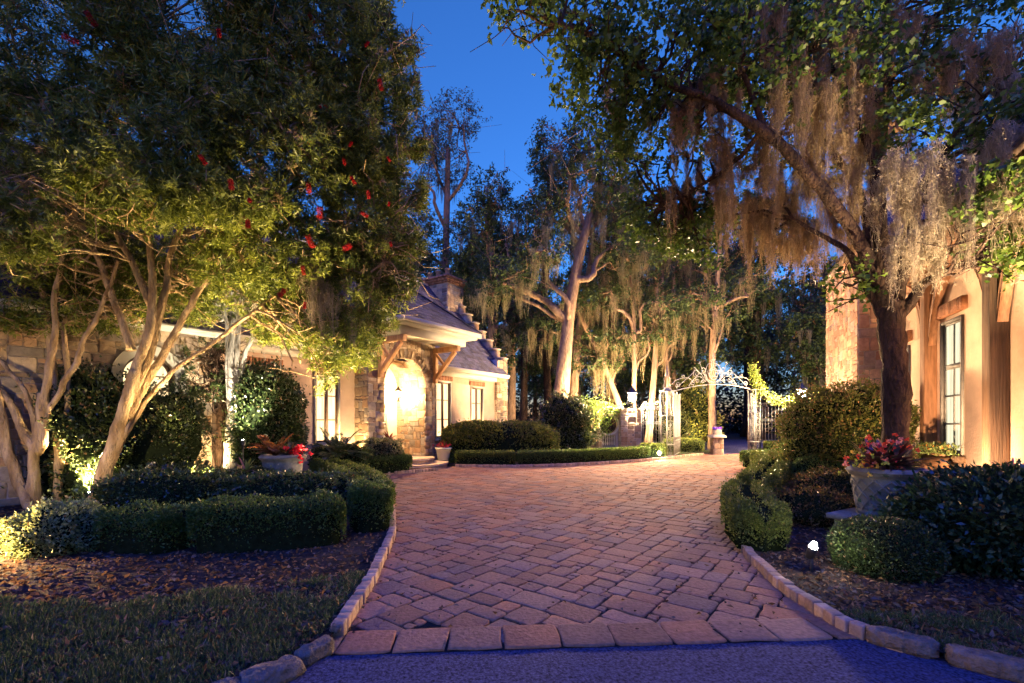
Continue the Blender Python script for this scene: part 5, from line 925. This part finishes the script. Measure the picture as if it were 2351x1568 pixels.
m = mossfield([(2190, 400, 6.1, 150, 50, .6, 20, .5, 1.5, .06, .14, GR), (2070, 420, 6.2, 60, 60, .4, 9, .5, 1.3, .06, .13, GR), (2300, 250, 6., 60, 120, .4, 16, .5, 1.5, .05, .12, GR), (2120, 540, 6.3, 100, 60, .4, 12, .3, .9, .05, .11, GR), (2320, 330, 5.5, 60, 60, .3, 14, .5, 1.4, .06, .13, GR), (2310, 430, 5.8, 70, 40, .4, 14, .4, 1.2, .06, .13, GR), (2230, 120, 6.2, 110, 60, .4, 12, .5, 1.3, .05, .12, BRN),
    (1860, 60, 6.9, 160, 70, .8, 22, .6, 1.5, .06, .14, BRN), (1700, 60, 6.9, 120, 50, .8, 12, .6, 1.3, .06, .12, BRN), (1930, 300, 7.2, 120, 100, .8, 20, .6, 1.4, .07, .14, BRN), (1750, 430, 7.6, 190, 70, .8, 34, .6, 1.5, .08, .16, BRN), (1820, 530, 8., 150, 40, .7, 24, .5, 1.2, .08, .15, BRN), (1640, 200, 6.6, 60, 60, .4, 7, .5, 1.2, .06, .1, BRN), (1570, 260, 6.8, 60, 60, .4, 7, .5, 1.1, .06, .1, BRN), (1440, 230, 7, 90, 50, .5, 7, .3, .8, .05, .09, BRN), (1600, 440, 8.4, 80, 40, .5, 9, .4, 1., .06, .1, BRN), (2060, 60, 6.9, 60, 60, .4, 7, .6, 1.4, .05, .1, BRN), (1900, 180, 6.5, 150, 120, .5, 26, .5, 1.6, .06, .13, BRN), (1990, 420, 7.2, 90, 100, .5, 16, .6, 1.5, .06, .13, BRN), (1700, 330, 7.2, 120, 60, .6, 12, .5, 1.4, .05, .12, BRN)], rg, per=50)
m.build('hanging_moss', M['moss'], T, origin=org)

# --- woodland trees: built once per kind, then copied
def wildtree(name, label, base, H_, r, lean, blobs, limbs, rg, bark, pal, L, W, moss, group=None, n_moss=30, mlen=(1., 3.), mcol=(.26, .22, .15), per=9, root=1., mrw=.02):
    T = thing(name, label, 'tree', base, 0, group); tr = MB(); S = []; t = np.linspace(0, 1, 12)[:, None]
    P = np.concatenate([lean[0] * t + .25 * np.sin(t * 5 + base[0]) * t, lean[1] * t + .2 * np.sin(t * 4 + 1) * t, H_ * t], 1); rr = r * (1 - .6 * t[:, 0]) * (1 + root * np.exp(-t[:, 0] * 22)); tr.tube(P, rr, 12, rough=.15, seed=int(H_ * 10)); S.append(P)
    for f, e, r0 in limbs:
        a = P[int(f * 11)]; Q = branch(tr, a, np.array(e), r0, r0 * .3, rg, .1, 9, .08, 8); S.append(Q)
    src = np.concatenate(S); C = np.concatenate([inblob(b, max(6, n // 25), rg, .1, -9) for b, n in blobs]); twigs(tr, src, C, rg, .016 * r / .3 + .006, 4, .1, 2, .8); tr.build('trunk', bark, T, smooth=True)
    m = MB(); crownset(m, blobs, per, rg, L=L, W=W, twig=L * 3, spread=.8, pal=pal); m.build('crown', M['leaf'], T)
    if moss:
        m = MB(); tp = np.concatenate([inblob((b[0] - np.array([0, 0, b[1][2] * .35]), b[1] * .85), max(2, n_moss // len(blobs)), rg, .05, -9) for b, n in blobs]); k = len(tp); mossclumps(m, tp, rg.uniform(mlen[0], mlen[1], k), rg.uniform(.12, .3, k), rg, 46, mrw, 6, mcol, hair=.35); m.build('hanging_moss', M['moss'], T)
    return T
rg = np.random.RandomState(61); E = lambda x, y, z, a, b, c: (np.array([x, y, z], float), np.array([a, b, c], float))
OAK = lambda n, r: greens(n, r, (.03, .055, .02), (.09, .13, .035), .05)
wildtree('live_oak', 'tall leaning live oak with brightly lit trunk behind the clipped mound left of the gate', (1.75, 20, 0), 10.6, .37, (1.6, .4), [(E(.2, 0, 13.2, 1.3, 1.2, 1.2), 230), (E(1.9, 0, 13.6, 1.5, 1.3, 1.1), 260), (E(3.0, 0, 12.3, 1.3, 1.2, 1.), 200), (E(1.2, .2, 11.6, 1.6, 1.4, 1.3), 330), (E(-.2, .3, 10.6, 1.4, 1.3, 1.0), 240), (E(2.6, .3, 10.6, 1.5, 1.4, 1.0), 260), (E(-1.9, 0, 8.0, 1.4, 1.2, .8), 240), (E(-.6, -.4, 8.7, 1.2, 1., .7), 150), (E(3.3, 0, 8.8, 1.2, 1.2, .8), 200), (E(-2.8, .2, 7.2, 1.1, 1.1, .6), 150)], [(.56, (-2.6, 0, 7.9), .2), (.56, (-.9, -.3, 8.6), .14), (.75, (3.4, 0, 9.2), .16), (.9, (2.6, .3, 11.), .12), (.9, (0, .3, 11.2), .12), (.98, (1.6, .1, 13.4), .12), (.95, (.3, .1, 13.2), .1), (.56, (-2.9, .2, 7.0), .1)], rg, M['oakbark'], OAK, .15, .06, True, None, 110, (.5, 1.7), (.3, .27, .15), 10, .55, .016)
wildtree('live_oak', 'slim brown trunk standing close behind the lit leaning live oak', (3.0, 23.5, 0), 11, .27, (1.0, .3), [(E(1, 0, 11, 1.8, 1.5, 1.2), 300), (E(2.6, 0, 9.3, 1.3, 1.2, .8), 140)], [(.6, (2.8, 0, 9), .1)], rg, M['oakbark'], OAK, .17, .07, True, None, 40, (.8, 2.5), (.3, .26, .17), 8)
gt = [((8.2, 23.5, 0), 12, .15, (-.5, 0), 'thin curved trunk lit amber, first inside the gateway left of the pedestal'), ((10.15, 23, 0), 13, .18, (.15, .1), 'straight lit trunk rising right behind the stone pedestal'), ((6.5, 21.8, 0), 11, .16, (.8, .3), 'lit forked trunk directly behind the left gate column'), ((5.7, 21.2, 0), 10, .12, (-.2, 0), 'slender trunk between the left lantern pillar and the gate column'), ((6.1, 22.2, 0), 8, .17, (-3.2, .3), 'trunk arching strongly to the left behind the left gate column')]
for k, (b, h_, r_, ln, lab) in enumerate(gt):
    wildtree('woodland_tree', lab, b, h_, r_, ln, [(E(ln[0], ln[1], h_ * .92, 1.9, 1.6, 1.), 230), (E(ln[0] - 1.2, .2, h_ * .72, 1.4, 1.2, .6), 120), (E(ln[0] + 1.5, 0, h_ * .66, 1.4, 1.2, .6), 120), (E(ln[0] * .7, .2, h_ * .52, 1.6, 1.1, .45), 80)], [(.6, (ln[0] - 1.4, .2, h_ * .74), .1), (.55, (ln[0] + 1.7, 0, h_ * .68), .09), (.45, (ln[0] * .5 + .9, 0, h_ * .56), .06)], rg, M['oakbark'], OAK, .15, .07, True, None, 34, (.5, 2.0), (.24, .2, .11), 9, .35, .016)
kinds = []
for k in range(4):
    h_ = (15, 17, 13, 11)[k]; r_ = (.3, .35, .26, .22)[k]; ln = ((.5, 0), (-.8, .4), (1.0, -.3), (0, .3))[k]
    bs = []
    for j in range(7 + k % 2): a = rg.rand() * 6.28; q = rg.rand() * 2.6; bs.append((E(ln[0] * .8 + q * math.cos(a), ln[1] + q * math.sin(a), h_ * (.35 + .6 * (j + .5) / 8), 1.7 + .8 * rg.rand(), 1.7, .8 + .6 * rg.rand()), 150))
    bs.append((E(ln[0], ln[1], h_ * .98, 1.8, 1.8, 1.2), 200))
    kinds.append(wildtree('woodland_tree', 'x', (0, 0, 0), h_, r_, ln, bs, [(.5, tuple(bs[j][0][0]), r_ * .4) for j in range(0, 7, 2)], rg, M['darkbark'] if k % 2 else M['oakbark'], OAK, .24, .13, True, 'dark moss-hung trees of the wood behind the gate', 30, (.8, 2.6), (.13, .12, .09), 8, .8, .03))
def copytree(src, loc, rz, s, label):
    r_ = src.copy(); sc.collection.objects.link(r_); r_.location = loc; r_.rotation_euler = (0, 0, rz); r_.scale = (s, s, s); r_['label'] = label
    for c in src.children: d = c.copy(); sc.collection.objects.link(d); d.parent = r_
    return r_
spots = []
for row, (Y, n, u0, u1, s) in enumerate(((28, 5, 1130, 1960, .85), (34, 8, 1010, 2080, .95), (42, 9, 900, 2250, 1.05), (52, 10, 820, 2500, 1.2))):
    for i in range(n): u = u0 + (u1 - u0) * (i + .5 + .5 * (rg.rand() - .5)) / n; spots.append((u, Y * (.95 + .1 * rg.rand()), s * (.85 + .3 * rg.rand()), row))
cap = lambda u: 300 if 1040 < u < 1200 else (330 if u < 1040 else (520 if u < 1240 else 150))
rown = ('nearest', 'second', 'third', 'farthest')
used = set()
spots = [q for q in spots if not (1560 < q[0] < 1790 and q[1] < 31)]
for i, (u, Y, s, row) in enumerate(spots):
    k = i % 4; hh = (15, 17, 13, 11)[k] * 1.08; zmax = CH + (HOR - cap(u)) * Y / F
    if Y * 0 + hh * s > zmax: s = max(.55, zmax / hh)
    p = A(u, HOR, Y); lab = 'dark moss-hung tree in the wood behind the gate'
    if k not in used: T = kinds[k]; used.add(k); T.location = (p[0], p[1], 0); T.rotation_euler.z = rg.rand() * 6; T.scale = (s, s, s); T['label'] = lab
    else: copytree(kinds[k], (p[0], p[1], 0), rg.rand() * 6, s, lab)
# trees rising behind the cottage roof
wildtree('airy_oak', 'tall wispy tree against the blue sky, leftmost above the cottage roof', (-3.6, 27, 0), 17.5, .34, (-.4, 0), [(E(-1.6, 0, 18., 1.6, 1.3, 1.5), 330), (E(.2, 0, 19.3, 1.6, 1.3, 1.4), 300), (E(-.2, 0, 16.5, 1.7, 1.3, 1.2), 280), (E(-2.8, 0, 15., 1.3, 1.2, 1.2), 150), (E(-1.2, 0, 12.2, 1.8, 1.3, 1.4), 220)], [(.8, (-2.6, 0, 15.5), .12), (.85, (-1.6, 0, 18), .12), (.85, (.5, 0, 18.8), .1), (.6, (-2, 0, 12.5), .12)], rg, M['oakbark'], lambda n, r: greens(n, r, (.05, .06, .03), (.12, .13, .06), .2), .17, .06, True, None, 24, (.5, 1.4), (.2, .18, .14), 7, .6, .02)
wildtree('dense_oak', 'dark dense tree rising right behind the cottage chimney', (-1.2, 26, 0), 13.5, .36, (-.1, 0), [(E(0, 0, 14.6, 1.2, 1.2, 1.2), 200), (E(.9, 0, 12.8, 1.5, 1.3, 1.3), 260), (E(-.9, 0, 12.6, 1.5, 1.3, 1.4), 260), (E(.2, 0, 10.4, 2.4, 1.5, 1.3), 420), (E(-1.6, 0, 8.8, 1.6, 1.4, 1.2), 260), (E(1.6, 0, 8.4, 1.5, 1.3, 1.1), 220), (E(.6, -.3, 6.6, 1.8, 1.2, 1.), 180)], [(.6, (.9, 0, 12), .12), (.55, (-1.4, 0, 9.6), .12), (.5, (1.6, 0, 8.6), .12)], rg, M['oakbark'], OAK, .17, .085, True, None, 60, (.8, 2.2), (.22, .2, .14), 9, .7, .02)
wildtree('dense_oak', 'dark broad tree behind the left half of the cottage roof', (-6.2, 25, 0), 12.5, .36, (0, 0), [(E(0, 0, 11.6, 2.6, 1.6, 2.), 520), (E(-2.6, 0, 9.6, 2.4, 1.6, 1.6), 380), (E(2.4, 0, 8.6, 2.2, 1.5, 1.3), 360)], [(.6, (-2, 0, 9.5), .12), (.6, (2, 0, 9), .12)], rg, M['oakbark'], OAK, .18, .09, True, None, 30, (.8, 2.), (.22, .2, .14), 9, .7, .02)
wildtree('bay_tree', 'upright dark green spire against the sky just left of the leaning oak top', (2.2, 27.5, 0), 15.8, .25, (-.2, 0), [(E(-.4, 0, 17.2, .7, .7, 1.3), 110), (E(.6, 0, 16.2, .9, .8, 1.3), 120), (E(-.2, 0, 14.4, 1.3, 1.1, 1.3), 170), (E(.5, 0, 12, 1.4, 1.2, 1.5), 170)], [(.8, (.6, 0, 15.5), .08)], rg, M['darkbark'], lambda n, r: greens(n, r, (.02, .06, .035), (.05, .12, .07), .02), .2, .07, False, None)
# far wood mass: understorey nobody could count
m = MB(); n = 46000; X = rg.uniform(-45, 70, n); Y = rg.uniform(52, 64, n); Z = rg.rand(n) ** 1.6 * 7.5; P = np.stack([X, Y, Z], 1); P = P[nz(P, .35, 3) > -.6 + (P[:, 2] - 3) * .12]; V, Fq, C = leaf_arrays(P, rg.normal(size=P.shape) * (1, 1, .6), .6, .3, rg, greens(len(P), rg, (.008, .012, .006), (.02, .028, .012))); m.add(V, Fq, C)
tag(m.build('far_wood', M['leaf']), 'dark understorey of the far wood closing the view behind the trees', 'undergrowth', kind='stuff')

# ================================================================== GARDEN LIGHTS
WARM, AMB, WHT, ORG = (1, .68, .32), (1, .58, .22), (1, .84, .6), (1, .6, .32)
uplight('glaring path light on a stake between the boxwood ball and the near wavy hedge', (2.7, 4.1, .24), (2.72, 4.0, .5), 20, WHT, 150, .9, globe=.026)
uplight('glaring spotlight at the foot of the left iron railing and gate column', (5.42, 16.75, .15), (5.45, 16.9, 1.2), 160, WHT, 120, .9, globe=.06)
uplight('spotlight hidden by the short hedge at the foot of the right iron railing', (11.1, 18.5, .15), (11.0, 18.6, 1.2), 110, WHT, 120, .9, globe=.05)
uplight('spotlight outside the left edge washing the pale shrub and the leaning trunks', (-6.1, 4.5, .16), (-6.6, 7.4, 2.0), 120, WARM, 90, .8)
uplight('spotlight in the left bed aimed at the pale shrub', (-5.45, 4.35, .3), (-4.2, 4.3, .0), 220, AMB, 120, .9)
uplight('spotlight behind the leaning trunk aimed up into the bottlebrush crown', (-5.3, 7.6, .3), (-4.3, 7.9, 6), 4600, WARM, 104, .8)
uplight('spotlight behind the leftmost tree aimed up into its crown', (-6.95, 7.5, .2), (-7.0, 7.7, 6), 3200, WARM, 84, .8)
uplight('spotlight beside the wide left urn aimed up into the overhanging crown', (-3.55, 8.2, .25), (-2.9, 8.0, 6), 1300, WARM, 80, .8)
uplight('spotlight among the dark evergreens lighting the whitish trunk', (-5.2, 8.8, 1.0), (-5.9, 9.7, 3.0), 260, WHT, 90, .8)
uplight('spotlight at the foot of the stone wing wall', (-6.0, 8.95, .6), (-6.5, 10., 1.1), 60, WARM, 130, .8)
uplight('spotlight below the cottage window left of the porch', (-4.3, 12.2, .2), (-4.6, 13.4, 3.), 130, WARM, 120, .8)
uplight('spotlight in front of the right cottage windows behind the hedge mound', (-1.1, 17.2, .2), (-1.6, 18.0, 3.), 150, WARM, 130, .8)
uplight('spotlight at the root of the leaning live oak', (3.1, 18.0, .3), (2.6, 20.2, 6.5), 1700, (1, .66, .34), 66, .8)
uplight('spotlight just inside the gateway aimed at the woodland trunks', (7.3, 21.2, .3), (7.0, 23, 5), 560, (1, .6, .26), 110, .8)
uplight('spotlight inside the gateway aimed at the leafy shrub', (9.3, 23.3, .2), (9.9, 25.5, 2.2), 420, WARM, 120, .8)
uplight('spotlight behind the urn washing the plaster wall and window', (6.1, 6.6, .15), (7.6, 7.7, 2.4), 330, ORG, 120, .9)
uplight('spotlight at the base of the big timber post', (6.3, 6.3, .15), (7.2, 6.6, 3.0), 60, ORG, 120, .9)
uplight('spotlight behind the tall hedge washing the stone tower', (8.2, 12.4, .2), (9.7, 12.8, 3), 900, ORG, 130, .9)
uplight('spotlight in the right bed aimed up into the mossy tree', (6.0, 4.95, .2), (6.1, 5.35, 5), 1900, (1, .74, .46), 62, .8)
uplight('spotlight behind the farther wavy hedge aimed up into the hanging moss', (6.25, 11.2, .2), (4.6, 8.8, 6), 14000, (1, .62, .27), 84, .9)
